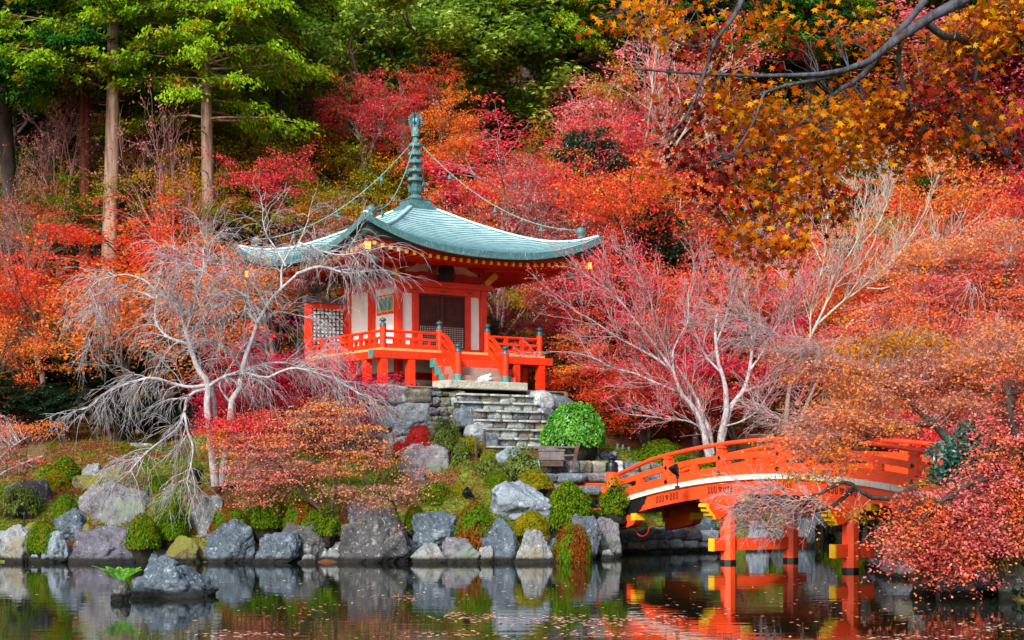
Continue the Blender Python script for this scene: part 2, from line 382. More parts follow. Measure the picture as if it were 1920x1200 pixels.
prof = [(4.985, lambda t: roofz(1., t)+.03, 0), (5.0, lambda t: roofz(1., t)-.22, 0), (4.82, lambda t: roofz(1., t)-.24, 1), (4.78, lambda t: zu(t)+.34, 1), (4.62, lambda t: zu(t)+.30, 2), (4.58, lambda t: zu(t)+.14, 2), (1.7, lambda t: 4.62+0*t, 2)]
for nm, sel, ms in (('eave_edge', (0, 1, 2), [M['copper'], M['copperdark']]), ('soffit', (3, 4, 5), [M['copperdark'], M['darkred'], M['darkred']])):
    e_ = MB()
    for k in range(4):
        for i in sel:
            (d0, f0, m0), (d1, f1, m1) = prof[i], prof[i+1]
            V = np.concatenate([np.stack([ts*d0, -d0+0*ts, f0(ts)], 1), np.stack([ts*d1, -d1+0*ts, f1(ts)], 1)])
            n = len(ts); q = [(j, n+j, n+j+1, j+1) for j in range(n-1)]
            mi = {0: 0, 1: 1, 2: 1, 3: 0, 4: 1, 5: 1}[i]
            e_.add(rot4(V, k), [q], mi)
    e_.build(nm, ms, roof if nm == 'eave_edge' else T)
for k in (0, 1, 3):                                   # front, right and left eaves; the back is never seen
    for i in range(29):
        x = (i-14)*.315; t = x/4.6
        r_ = MB(); z0 = zu(t)+.07; d0 = max(1.9, abs(x)); zin = 4.55-(.0 if d0 < 2 else (d0-1.9)/(2.75)*(.36))
        a = rot4([[x, -4.66, z0]], k)[0]; c = rot4([[x, -4.60, z0]], k)[0]; e = rot4([[x, -d0, max(zin, z0)]], k)[0]
        if d0 < 4.5:
            r_.beam(c, e, .10, .13, 0); r_.beam(a, c, .102, .132, 1)
            r_.build('rafter', [M['red'], M['yellow']], T)
for k in range(4):
    r_ = MB(); p = rot4([[1.8, -1.8, 4.5], [4.62, -4.62, 4.52], [4.72, -4.72, 4.53]], k)
    r_.beam(p[0], p[1], .2, .24, 0); r_.beam(p[1], p[2], .205, .245, 1); r_.build('hip_rafter', [M['red'], M['yellow']], T)
    kn = MB(); hp = rot4([[4.42, -4.42, roofz(.885, np.array(1.))+.09]], k)[0]
    kn.lathe([(0, 0), (.12, 0), (.13, .06), (.08, .1), (.15, .16), (.19, .25), (.16, .34), (.08, .4), (0, .44)], hp, 12); kn.build('roof_ball', M['copper'], roof, smooth=True)
    bl = MB(); q = rot4([[4.15, -4.15, 4.05]], k)[0]
    bl.lathe([(.02, .42), (.02, .3), (.09, .27), (.12, .2), (.125, .06), (.15, 0), (.13, .0), (.10, .2), (0, .25)], q, 10); bl.box(q[0]-.05, q[0]+.05, q[1]-.01, q[1]+.01, q[2]-.16, q[2]-.04)
    bl.build('wind_bell', M['copper'], T, smooth=False)
# spire
def zl(y): return (898-y)/50-3.3
s_ = MB(); s_.box(-.6, .6, -.6, .6, zl(396), zl(389)); s_.box(-.52, .52, -.52, .52, zl(389), zl(386)); s_.box(-.42, .42, -.42, .42, zl(386), zl(376.5)); s_.box(-.45, .45, -.45, .45, zl(376.5), zl(375.5))
s_.build('spire_base', M['copper'], T)
sp = MB(); pr = [(.0, zl(377)), (.27, zl(376)), (.29, zl(371)), (.26, zl(368)), (.16, zl(366)), (.15, zl(362))]
sp.lathe(pr, seg=20)
sp.lathe([(.14, zl(366)), (.2, zl(361)), (.22, zl(357)), (.2, zl(352)), (.13, zl(347)), (.13, zl(262)), (.10, zl(260)), (.11, zl(250)), (.16, zl(256.5)), (.165, zl(246)), (.13, zl(240)), (.12, zl(234)), (0, zl(232))], seg=16)
spire = sp.build('spire', M['copper'], T, smooth=False)
for y in (273, 289, 304, 320, 337):
    g_ = MB(); z = zl(y+3); r_ = .262+.002*(y-273)/6
    g_.lathe([(.12, z), (r_, z), (r_+.01, z+.03), (r_+.01, z+.11), (r_-.03, z+.13), (.12, z+.13)], seg=20); g_.build('spire_ring', M['copper'], spire)
lo = MB()
for i in range(8):
    a = i*math.pi/4; ca, sa = math.cos(a), math.sin(a); W = .12
    for s_side in (0,):
        pts = []
        for (r_, z, wd) in ((.15, zl(366), .05), (.24, zl(360), .11), (.27, zl(354), .12), (.31, zl(348), .06), (.36, zl(345), .0)):
            pts += [(r_*ca-wd*sa, r_*sa+wd*ca, z), (r_*ca+wd*sa, r_*sa-wd*ca, z)]
        lo.add(pts, [[(2*j, 2*j+1, 2*j+3, 2*j+2) for j in range(4)]])
lo.build('lotus_petals', M['copper'], spire)
fl = MB(); zc = zl(228)
for a in range(4):
    an = a*math.pi/4; ca, sa = math.cos(an), math.sin(an); poly = []
    for i in range(40):
        ph = 2*math.pi*i/40; rr = (.30 if i % 2 == 0 else .21)*(1+.22*max(0, math.sin(ph)))
        poly.append((rr*math.cos(ph), rr*math.sin(ph)))
    for off in (-.008, .008):
        V = [(p[0]*ca-off*sa, p[0]*sa+off*ca, zc+p[1]) for p in poly]+[(-off*sa, off*ca, zc)]
        fl.add(V, [[(i, (i+1) % 40, 40) for i in range(40)]])
fl.build('flame_finial', M['copper'], spire)
fb = MB(); fb.lathe([(0, -.13), (.07, -.11), (.12, -.05), (.135, 0), (.12, .05), (.07, .11), (0, .13)], (0, 0, zl(226)), 14); fb.build('jewel', paint('pale_jewel', 'a8b4b4', '8a9a9c', .4), spire, smooth=True)
chm = paint('chain_verdigris', '6ca898', '4a8478', .5)
for k in range(4):
    c_ = MB(); top = np.array([0, 0, zl(260)]); ed = rot4([[4.35, -4.35, roofz(.87, np.array(1.))+.42]], k)[0]
    s = np.linspace(0, 1, 90); pts = top+(ed-top)*s[:, None]; pts[:, 2] -= 1.15*4*s*(1-s)*.72
    c_.tube(pts, .012+.012*(np.arange(90) % 2), 5)
    ch = c_.build('chain', chm, T)
    for f_ in (.22, .5, .78):
        q = pts[int(f_*89)]; bl = MB(); bl.lathe([(.012, .0), (.012, -.06), (.05, -.09), (.065, -.2), (.08, -.24), (.05, -.24), (0, -.1)], q, 8); bl.box(q[0]-.03, q[0]+.03, q[1]-.006, q[1]+.006, q[2]-.34, q[2]-.25)
        bl.build('chain_bell', M['copper'], ch)

# hall body
HB = 1.93
b_ = MB(); b_.box(-1.8, 1.8, -1.8, 1.8, .16, 4.68); b_.build('plaster_wall', M['white'], T)
pl = MB(); pl.box(-2.05, 2.05, -2.05, 2.05, -.1, .16); pl.build('plinth', M['stone'], T, bevel=.02)
def post(x0, x1, y0, y1, z0, z1, name='post', mat='red'):
    MB().box(x0, x1, y0, y1, z0, z1).build(name, M[mat], T, bevel=.012)
for sx in (-1, 1):
    for sy in (-1, 1):
        x = sorted((sx*HB, sx*(HB-.24))); y = sorted((sy*HB, sy*(HB-.26))); post(x[0], x[1], y[0], y[1], .16, 4.1)
# front: jambs, sill, head beam
for s in (-1, 1):
    x = sorted((s*1.0, s*1.25)); post(x[0], x[1], -1.90, -1.79, 1.3, 3.43, 'door_jamb')
    x = sorted((s*1.66, s*1.69)); post(x[0], x[1], -1.86, -1.79, 1.45, 3.43, 'trim')
def ring_beam(name, z0, z1, d, over, mat='red'):
    for k in range(4):
        V = MB(); o = over if k % 2 == 0 else -.002
        V.box(-d-o, d+o, -d, -d+.2, z0, z1); V.V[0] = rot4(V.V[0], k); V.build(name, M[mat], T, bevel=.01)
MB().box(-1.65, 1.65, -1.925, -1.79, 3.43, 3.672).build('door_head', M['red'], T, bevel=.01)
MB().box(-1.65, 1.65, -1.94, -1.79, 1.27, 1.47).build('door_sill', M['red'], T, bevel=.01)
ring_beam('tie_beam', 3.675, 3.90, 2.01, .16)
ring_beam('upper_beam', 3.93, 4.17, 1.93, .0, 'darkred')
ring_beam('ground_beam', .3, .56, 1.86, -.2, 'darkred')
for x in (-1.18, 0, 1.18):
    f_ = MB(); f_.prism([(x-.16, 3.55), (x-.07, 3.575), (x, 3.60), (x+.07, 3.575), (x+.16, 3.55), (x+.07, 3.525), (x, 3.50), (x-.07, 3.525)], 'y', -1.945, -1.925); f_.build('metal_fitting', paint('olive_metal', '6a6a30', '4c5028', .5) if x == -1.18 else bpy.data.materials['olive_metal'], T)
# lattice doors
for s in (-1, 1):
    x0, x1 = sorted((s*.015, s*.985)); lt = MB()
    lt.box(x0, x0+.05, -1.88, -1.83, 1.47, 3.42); lt.box(x1-.05, x1, -1.88, -1.83, 1.47, 3.42); lt.box(x0, x1, -1.879, -1.831, 3.36, 3.42); lt.box(x0, x1, -1.879, -1.831, 1.47, 1.53)
    for i in range(1, 12):
        x = x0+.05+(x1-x0-.1)*i/12; lt.box(x-.014, x+.014, -1.87, -1.845, 1.5, 3.4)
    for i in range(1, 24):
        z = 1.53+1.83*i/24; lt.box(x0+.02, x1-.02, -1.865, -1.842, z-.013, z+.013)
    dr = lt.build('lattice_door', M['lattice'], T)
    MB().box(x0+.02, x1-.02, -1.842, -1.815, 1.5, 2.26).build('paper_backing', M['paper'], dr)
    MB().box(x0+.02, x1-.02, -1.834, -1.814, 2.26, 3.4).build('shade_backing', M['interior'], dr)  # dark panel stands in for the unlit hall behind the lattice
MB().box(-.03, .03, -1.90, -1.84, 1.47, 3.43).tube([(0, -1.92, 2.28), (0, -1.93, 2.55)], .015, 6).build('door_stile', M['lattice'], T)
# left side: middle post and framed plaque
post(-1.93, -1.79, -.16, .22, 1.3, 3.68)
post(-1.945, -1.79, -1.65, 1.65, 1.27, 1.42, 'side_sill')
fr = MB()
for (a, b, mm, x) in ((( -1.64, -.32), (2.70, 3.40), 0, -1.86), ((-1.58, -.38), (2.77, 3.34), 1, -1.885)):
    fr.box(x, -1.79, a[0], a[1], b[0], b[1], mm)
fr.build('plaque_frame', [M['red'], M['yellow']], T)
m, nt_, B, N, L = newmat('faded_teal_board'); n = noise(N, L, 22, 5, .6, vscale=(1, 1, .08)); r = ramp(N, ['2f5f5e', '5f8f86', '7fa89a'], [.35, .5, .7]); L.new(n.outputs[0], r.inputs[0]); L.new(r.outputs[0], B.inputs[0])
MB().box(-1.895, -1.8, -1.52, -.44, 2.83, 3.28).build('plaque_board', m, T)
# frog-leg struts, carved board and hanging tablet under the front and left eaves
for k in (0, 3):
    fg = MB()
    for s in (-1, 1):
        V = MB(); V.prism([(s*.12, 4.62), (s*.28, 4.62), (s*.62, 4.17), (s*.46, 4.17)], 'y', -1.93, -1.8); V.V[0] = rot4(V.V[0], k); fg.add(V.V[0], V.Q)
    V = MB(); V.prism([(-1.9, 4.16), (-1.6, 4.17), (-1.1, 4.19), (-.9, 4.24), (-.62, 4.22), (-.5, 4.16), (.5, 4.16), (.62, 4.22), (.9, 4.24), (1.1, 4.19), (1.6, 4.17), (1.9, 4.16)], 'y', -1.925, -1.82); V.V[0] = rot4(V.V[0], k); fg.add(V.V[0], V.Q)
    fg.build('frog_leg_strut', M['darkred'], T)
    for s in (-1, 1):
        br = MB(); V = MB(); V.prism([(s*1.9, 4.17), (s*1.62, 4.17), (s*1.62, 4.27), (s*1.2, 4.42), (s*1.05, 4.6), (s*1.9, 4.62)], 'y', -1.96, -1.8); V.V[0] = rot4(V.V[0], k)
        br.add(V.V[0], V.Q); br.build('eave_bracket', M['darkred'], T)
for sx, sy in ((1, -1), (-1, -1)):
    br = MB(); br.beam((sx*1.9, sy*1.9, 3.92), (sx*2.2, sy*2.2, 4.28), .16, .2); br.build('corner_bracket', M['yellow'], T)
tb = MB(); pv = [(-.3, 0), (-.36, .12), (-.27, .2), (-.33, .38), (-.26, .55), (-.3, .72), (-.14, .7), (0, .76), (.14, .7), (.3, .72), (.26, .55), (.33, .38), (.27, .2), (.36, .12), (.3, 0), (.12, .03), (0, -.04), (-.12, .03)]
tb.prism([(a, b+3.93) for a, b in pv], 'y', -2.22, -2.12); tb.box(-.17, .17, -2.24, -2.2, 4.02, 4.58)
tb.build('hanging_tablet', paint('dark_green_black', '0f2018', '0a100c', .5), T)

# veranda deck
DK = 3.48; ZD = 1.25
b_ = MB(); b_.box(-DK, DK, -DK, 2.22, ZD-.085, ZD); b_.build('deck', M['tan'], T)
ms = MB()
for i in range(14):                                   # board ends of the deck edge
    x = -DK+.04+i*.5
for k in range(4):
    o = .45 if k % 2 == 0 else -.02; dd = 3.36
    V = MB()
    if k == 0: V.box(-dd-o, dd+o, -dd-.14, -dd+.14, ZD-.36, ZD-.09)
    elif k == 2: V.box(-dd-o, dd+o, 1.9, 2.16, ZD-.36, ZD-.09)
    else: V.box((dd if k == 1 else -dd)-.14, (dd if k == 1 else -dd)+.14, -dd+.15, 2.5, ZD-.355, ZD-.095)
    V.build('deck_beam', M['red'], T, bevel=.01)
    if k in (0,):
        for s in (-1, 1):
            x = sorted((s*(dd+o), s*(dd+o+.03))); MB().box(x[0], x[1], -dd-.15, -dd+.15, ZD-.37, ZD-.08).build('beam_cap', M['verdigris'] if s < 0 else M['copperdark'], T)
for x in (-3.36, -2.24, -1.12, 1.12, 2.24, 3.36): post(x-.14, x+.14, -3.5+.02, -3.22, -.12, ZD-.36, 'deck_post')
for y in (-2.24, -1.12, 0, 1.12, 2.02): post(-3.48, -3.22, y-.14, y+.14, -.12, ZD-.36, 'deck_post'); post(3.22, 3.48, y-.14, y+.14, -.12, ZD-.36, 'deck_post')

def giboshi(p, s=1., h=.2):                            # onion cap
    return MB().lathe([(.0, 0), (.115*s, 0), (.12*s, .02), (.12*s, .03), (.105*s, .04), (.11*s, h*.55), (.1*s, h*.75), (.055*s, h*.95), (.06*s, h*1.1), (.115*s, h*1.3), (.125*s, h*1.45), (.09*s, h*1.75), (.03*s, h*2.0), (0, h*2.1)], p, 14)
def newel(x, y, z0, z1, r=.115, parent=T, mat='red', cap='bronze', base=False, ch=.16):
    o = MB().lathe([(0, z0), (r, z0), (r, z1), (0, z1)], (x, y, 0), 16).build('newel_post', M[mat], parent, smooth=False)
    giboshi((x, y, z1), r/.115, ch).build('cap', M[cap], o, smooth=True)
    if base: MB().lathe([(r+.012, z0), (r+.014, z0+.22), (r, z0+.23)], (x, y, 0), 16).build('collar', M['verdigris'], o)
    return o
def railing(p0, p1, n):
    p0 = np.array(p0, float); p1 = np.array(p1, float); r_ = MB()
    u = (p1-p0)/np.linalg.norm(p1-p0); rz = math.atan2(u[1], u[0])
    for z, h in ((ZD+.09, .15), (ZD+.36, .09)): r_.beam([p0[0], p0[1], z], [p1[0], p1[1], z], .12, h)
    r_.tube([(p0[0], p0[1], ZD+.60), (p1[0], p1[1], ZD+.60)], .05, 8)
    o = r_.build('railing', M['red'], T)
    for i in range(1, n):
        q = p0+(p1-p0)*i/n; big = i % 2 == 0; s_ = .075 if big else .045; t_ = ZD+.56 if big else ZD+.33
        c_, s2 = u*s_; V = MB().box(-s_, s_, -.05, .05, ZD+.16, t_); X = V.V[0]; V.V[0] = np.stack([q[0]+X[:, 0]*u[0]-X[:, 1]*u[1], q[1]+X[:, 0]*u[1]+X[:, 1]*u[0], X[:, 2]], 1); V.build('baluster', M['red'], o)
RD = 3.33
for (x, y) in ((-RD, -RD), (RD, -RD), (RD, 2.1), (-1.02, -RD), (1.02, -RD)): newel(x, y, ZD, ZD+.74)
railing((-RD+.1, -RD), (-1.12, -RD), 6); railing((1.12, -RD), (RD-.1, -RD), 6); railing((-RD, -RD+.1), (-RD, 1.85), 14); railing((RD, -RD+.1), (RD, 2.0), 14)
# side screen standing on the veranda
ss = MB()
ss.box(-3.62, -3.36, 1.86, 2.0, ZD, 3.25); ss.box(-2.02, -1.93, 1.86, 2.0, ZD, 3.25); ss.box(-3.36, -2.02, 1.87, 1.99, 3.08, 3.25); ss.box(-3.36, -2.02, 1.87, 1.99, ZD, ZD+.15)
scr = ss.build('side_screen', M['red'], T)
lt = MB()
for i in range(9): x = -3.36+.02+1.32*i/8; lt.box(x-.024, x+.024, 1.88, 1.91, ZD+.1, 3.1)
for i in range(13): z = ZD+.2+1.68*i/12; lt.box(-3.36, -2.02, 1.885, 1.905, z-.02, z+.02)
lt.build('lattice', paint('blue_black_lattice', '2a2c3c', '1c1c28', .6), scr)
MB().box(-3.35, -2.03, 1.912, 1.93, ZD+.1, 3.1).build('white_backing', M['paper'], scr)
MB().box(-3.68, -1.93, 1.78, 2.06, 3.26, 3.46).build('cap_board', M['greywood'], scr, bevel=.02)

# wooden stair of solid logs
for i, (zt, y) in enumerate(((.93, 3.82), (.64, 4.12), (.34, 4.42))):
    st = MB(); st.box(-1.3, 1.3, -y, -y+.34, zt-.29, zt); o = st.build('tread', M['red_worn'] if i == 0 else M.setdefault('tread_grey', paint('worn_grey_red_wood', '9a8c84', '8a7068', .8, 2.5, 'd0553a', .55)), T, bevel=.02)
    for s in (-1, 1):
        x = sorted((s*1.3, s*1.47)); MB().box(x[0], x[1], -y+.0, -y+.34, zt-.29, zt-.005).build('end_block', M['red_worn'], o)
        x = sorted((s*1.47, s*1.51)); MB().box(x[0], x[1], -y-.01, -y+.35, zt-.3, zt).build('end_cap', M['verdigris'], o)
for s in (-1, 1):
    x = s*1.0
    newel(x, -4.52, .12, 1.12, .125, base=True)
    q = np.linspace(0, 1, 14)
    for zt, zb, pw, wd, h, nm in ((1.83, .98, 1.7, .1, .1, 'handrail'), (1.62, .72, 1.4, .09, .12, 'handrail'), (1.3, .45, 1.1, .1, .2, 'stringer')):
        MB().sweep(np.stack([x+0*q, -3.4-1.05*q, zt-(zt-zb)*q**pw], 1), wd, h).build(nm, M['red'], T)
MB().box(-1.0, 1.0, -3.53, -3.49, ZD-.33, ZD-.09).build('fascia', M['red'], T)
# stone slab the stair stands on
sl_ = MB(); sl_.box(-1.68, 1.68, -4.95, -3.9, -.16, .12)
o = sl_.build('landing_slab', M['stone'], None, bevel=.03); o.location = T.location; o.rotation_euler = T.rotation_euler
tag(o, 'long pale stone slab at the foot of the temple hall stair', 'slab')
# a crumpled white bag left on the slab
rs_ = np.random.RandomState(5)
def blob(n=18, seed=0, rough=.25):
    th = np.linspace(0, np.pi, n)[:, None]; ph = np.linspace(0, 2*np.pi, 2*n, endpoint=False)[None]
    d = np.stack([np.sin(th)*np.cos(ph), np.sin(th)*np.sin(ph), np.cos(th)+0*ph], -1).reshape(-1, 3)
    r = 1+rough*fbm(d*2.2+seed*9.1, 3); V = d*r[:, None]
    q = [(i*2*n+j, (i+1)*2*n+j, (i+1)*2*n+(j+1) % (2*n), i*2*n+(j+1) % (2*n)) for i in range(n-1) for j in range(2*n)]
    return V, np.array(q)
V, q = blob(16, 3, .5); V = V*np.array([.27, .16, .13]); V[:, 2] += .06*np.sin(V[:, 0]*9)+.1; V[:, 2] = np.maximum(V[:, 2], -.02)
bg_ = MB(); bg_.add(V, [q]); V2, q2 = blob(10, 5, .5); bg_.add(V2*np.array([.1, .09, .09])+np.array([-.25, 0, .02]), [q2])
o = bg_.build('white_bag', paint('white_cloth', 'f0f0f0', 'd8dce0', .6), None, smooth=True); p_ = tloc(.15, -4.62, .14); o.location = p_; o.rotation_euler = (0, 0, TH)
tag(o, 'crumpled white bag lying on the pale slab at the foot of the temple stair', 'bag')
# ------------------------------------------------------------------ stones
def cubesphere(n):
    g = np.linspace(-1, 1, n+1); a, b = np.meshgrid(g, g); V = []; Q = []; m = (n+1)**2
    for k, (ax, sg) in enumerate(((0, 1), (0, -1), (1, 1), (1, -1), (2, 1), (2, -1))):
        p = np.zeros((m, 3)); o = [i for i in range(3) if i != ax]; p[:, ax] = sg; p[:, o[0]] = a.ravel(); p[:, o[1]] = b.ravel(); V.append(p)
        i = (np.arange(n)[:, None]*(n+1)+np.arange(n)).ravel()+k*m; q = np.stack([i, i+1, i+n+2, i+n+1], 1)
        flip = (sg < 0) ^ (ax == 1)
        Q.append(q[:, ::-1] if flip else q)
    V = np.tan(np.concatenate(V)*np.pi/4); Q = np.concatenate(Q)
    # weld
    key = np.round(V*1e4).astype(np.int64); _, idx, inv = np.unique(key, axis=0, return_index=True, return_inverse=True)
    return unit(V[idx]), inv.ravel()[Q]
CS = {n: cubesphere(n) for n in (5, 7, 12, 26)}
def rockshape(seed, n=26, rough=1., planes=11):
    rs = np.random.RandomState(seed); D, Q = CS[n]
    N_ = unit(rs.randn(planes, 3)); k = rs.uniform(.66, 1.05, planes)
    r = 1/np.maximum((D@N_.T)/k, 1e-3).clip(1e-3).max(1); r = np.minimum(r, (np.abs(D)**5).sum(1)**(-1/5))
    V = D*r[:, None]
    f = fbm(V*1.7+seed*3.7, 3)*.10+fbm(V*5+seed*1.3, 3)*.045-np.abs(fbm(V*2.6+seed, 3))*.10-np.maximum(0, .12-np.abs(fbm(V*np.array([1., 1., 2.6])+seed*2, 2)))*.5
    V = V*(1+rough*f)[:, None]
    V /= np.abs(V).max(0); tp = rs.uniform(.05, .5); tw_ = rs.uniform(-.25, .25, 2)
    V[:, :2] = V[:, :2]*(1-tp*np.clip(V[:, 2:]*.5+.3, 0, 1))+tw_*V[:, 2:]*.6
    V += .035*rough*np.stack([fbm(V*3.3+seed+k*7, 3) for k in range(3)], 1)
    s = np.abs(V).max(0); return V/s, Q
def rock(x0, x1, yt, yb, Y, mat, label, seed, rz=None, deep=.8, n=26, grp=None, water=False, tilt=0):
    V, Q = rockshape(seed, n); rs = np.random.RandomState(seed+1)
    W = (x1-x0)/F*Y; H = (yb-yt)/F*Y; a = rs.uniform(-.4, .4)
    c, s = math.cos(a), math.sin(a); V = np.stack([V[:, 0]*c-V[:, 1]*s, V[:, 0]*s+V[:, 1]*c, V[:, 2]+tilt*V[:, 0]], 1); V /= np.abs(V).max(0)
    dz = H*.32 if not water else .45
    V = V*np.array([W*.57, W*deep/2, (H+dz)/2])
    top = P((x0+x1)/2, yt, Y); o = link('rock', mesh('rock', V, [Q], [mat], smooth=True), None, (top[0], Y+W*deep*.35, top[2]-(H+dz)/2))
    tag(o, label, 'rock', grp); return o
RK = {'blue': rockmat('blue_grey_rock', '1c242c', '4a5866', '94a4b0', moss=.12), 'pale': rockmat('pale_rock', '484e50', '80868a', 'b8bcb8', warm='7c786a', moss=.1), 'purple': rockmat('purple_grey_rock', '2a2830', '5a5866', '8e8c98', moss=.15),
      'lilac': rockmat('lilac_grey_rock', '3c3a44', '6c6c76', 'a4a2a4', warm='6a766c'), 'dark': rockmat('dark_mottled_rock', '1c1c1e', '44464a', '94969a', moss=.35), 'mossy': rockmat('mossy_brown_rock', '38301c', '6e6648', 'a09a78', moss=1.0),
      'grey': rockmat('grey_rock', '2e3236', '72787c', 'b4b8b8', moss=.2), 'white': rockmat('white_blue_rock', '3c4856', '7c8a98', 'b8c4cc')}
rocks = [
 (-20, 66, 972, 1056, 47.3, 'pale', 'big pale cream boulder at the left edge of the shore'),
 (60, 137, 994, 1056, 47.2, 'white', 'light blue-grey shore boulder under the small round bush at far left'),
 (113, 268, 981, 1058, 47.0, 'purple', 'broad dark purple boulder on the waterline at left'),
 (98, 158, 952, 1012, 49.0, 'blue', 'small blue-grey boulder wedged left of the large lilac boulder'),
 (140, 290, 886, 1005, 50.3, 'lilac', 'large rounded lilac boulder draped by weeping twigs'),
 (5, 108, 898, 968, 51.5, 'dark', 'dark mottled boulder on the far left slope'),
 (262, 304, 1018, 1052, 47.4, 'purple', 'small brown-grey stone on the waterline beside the broad purple boulder'),
 (296, 370, 1003, 1056, 47.3, 'mossy', 'low mossy brown boulder on the waterline'),
 (346, 432, 926, 1020, 48.6, 'grey', 'tall upright grey boulder left of the fractured blue one'),
 (383, 472, 972, 1056, 47.2, 'blue', 'fractured blue boulder standing in the water below the weeping tree'),
 (466, 556, 997, 1058, 47.0, 'blue', 'blue-grey shore boulder with pale streaks, right of the fractured one'),
 (522, 618, 976, 1054, 47.6, 'dark', 'dark brown shore boulder under the leaning maple trunks'),
 (548, 600, 1040, 1058, 46.9, 'pale', 'small flat pale stone at the water under the maple trunks'),
 (636, 762, 948, 1060, 47.2, 'dark', 'massive dark rough boulder at the middle of the shore'),
 (640, 720, 935, 985, 48.4, 'purple', 'dark purple boulder behind the massive shore boulder'),
 (766, 854, 957, 1024, 47.6, 'blue', 'layered blue-green boulder perched on a pale one'),
 (762, 850, 1017, 1060, 47.0, 'pale', 'squat pale boulder on the waterline under the layered one'),
 (828, 900, 1006, 1060, 47.2, 'lilac', 'wedge-shaped grey boulder under the green and red azalea'),
 (892, 924, 1014, 1058, 47.3, 'pale', 'narrow pale stone on the waterline between two wedge boulders'),
 (903, 978, 966, 1058, 47.5, 'blue', 'tall blue-grey wedge boulder right of the azalea'),
 (958, 1040, 991, 1058, 47.1, 'pale', 'smooth egg-shaped pale boulder on the waterline'),
 (918, 1032, 899, 972, 50.0, 'white', 'large white-blue boulder on the grassy slope'),
 (748, 848, 831, 908, 52.0, 'lilac', 'large angular grey boulder below the red shrub'),
 (1072, 1132, 960, 1030, 49.3, 'blue', 'blue-grey boulder beside the lower azalea near the bridge'),
 (1114, 1164, 960, 1042, 50.2, 'lilac', 'upright lilac boulder at the bridge abutment'),
 (1120, 1162, 1030, 1054, 49.5, 'pale', 'small round stone in the water left of the abutment'),
 (1060, 1100, 1012, 1052, 49.2, 'dark', 'dark stone at the water below the lower azalea'),
 (1400, 1446, 970, 1036, 56.0, 'white', 'blue-white boulder seen between the first bridge pillars'),
 (1440, 1476, 985, 1034, 57.0, 'dark', 'dark stone behind the rear bridge pillar'),
 (1482, 1530, 950, 1028, 58.2, 'blue', 'upright blue boulder right of the rear bridge pillar'),
 (1300, 1350, 955, 1030, 55.5, 'blue', 'dark blue boulder just left of the first bridge pillar'),
 (1505, 1575, 915, 975, 60, 'dark', 'dark angular boulder under the middle of the bridge'),
 (148, 188, 866, 898, 53.8, 'grey', 'grey stone between mossy mounds on the left slope'),
 (182, 238, 868, 905, 53.4, 'mossy', 'mossy stone above the large lilac boulder'),
 (130, 200, 890, 925, 52.6, 'mossy', 'moss-covered flat stone left of the large lilac boulder'),
 (238, 285, 828, 855, 57, 'grey', 'grey stone top of the left mound near the brown trunk'),
 (165, 205, 848, 870, 58, 'dark', 'dark stone in shade at the forest edge on the left'),
 (920, 985, 838, 880, 53.2, 'white', 'bluish stone half hidden by the grey-green shrubs'),
 (1085, 1130, 838, 865, 56.5, 'grey', 'grey stone right of the leaning fence post'),
 (1122, 1160, 845, 868, 56.5, 'blue', 'blue stone by the path behind the bridge newel'),
 (655, 690, 872, 905, 52.5, 'lilac', 'small stone on the slope behind the orange maple'),
 (718, 742, 805, 850, 54.5, 'pale', 'pale stone at the foot of the platform wall near the red shrub'),
 (770, 800, 870, 900, 51.6, 'blue', 'blue stone tucked at the side of the angular grey boulder'),
 (1030, 1065, 905, 930, 52, 'grey', 'grey stone by the small vermilion newel'),
 (1712, 1760, 1062, 1100, 33.8, 'dark', 'dark wet boulder under the low right maple boughs'),
 (1770, 1840, 1050, 1112, 33.4, 'purple', 'mossy dark boulder on the right bank at the water'),
 (1840, 1900, 1030, 1085, 34.2, 'grey', 'rounded grey boulder on the right bank behind drooping grass'),
 (1880, 1960, 1060, 1128, 33.0, 'dark', 'black shaded boulder at the right edge of the water'),
 (1700, 1740, 955, 1010, 40.5, 'grey', 'grey rock glimpsed through the right maple leaves'),
 (1648, 1700, 1040, 1068, 44.5, 'dark', 'low dark stone at the foot of the right bank by the second pillar'),
 (1640, 1700, 960, 1004, 72, 'dark', 'dark boulder far back where the channel ends'),
 (1570, 1640, 955, 990, 76, 'purple', 'dark boulder at the back of the channel under the bridge'),
]
for i, (x0, x1, yt, yb, Y, mt, lb) in enumerate(rocks):
    rock(x0, x1, yt, yb, Y, RK[mt], lb, 11+i*7, water=(yb > 1028), deep=.75)
# small stones wedged along the waterline and between the boulders
rs = np.random.RandomState(17)
for i in range(46):
    t = (i+rs.uniform(-.3, .3))/45; px = 10+t*1130; Yd = float(np.interp(px, [0, 750, 950, 1050, 1150], [47.8, 47.7, 47.8, 48.9, 51.2])); w_ = rs.uniform(26, 62); yw = HY+EYE*F/Yd
    h_ = rs.uniform(.5, 1.0)*w_; lift_ = rs.choice([0, 0, 18, 34]); o = rock(px-w_/2, px+w_/2, yw-h_-lift_, yw-lift_*.7+2, Yd+lift_*.03, RK[rs.choice(['dark', 'grey', 'blue', 'mossy', 'purple'])], 'smaller dark stone wedged between the big shore boulders', 500+i, n=12, grp='small stones wedged along the shore', water=lift_ == 0)
rk = rock(238, 388, 1056, 1112, 33.4, RK['blue'], 'low jagged blue-grey rock rising from the water in front at left', 455, deep=.8, water=True)
rk2 = rock(262, 330, 1040, 1070, 34.2, RK['blue'], 'pointed blue rock behind the low jagged one in the water', 462, deep=.8, water=True)

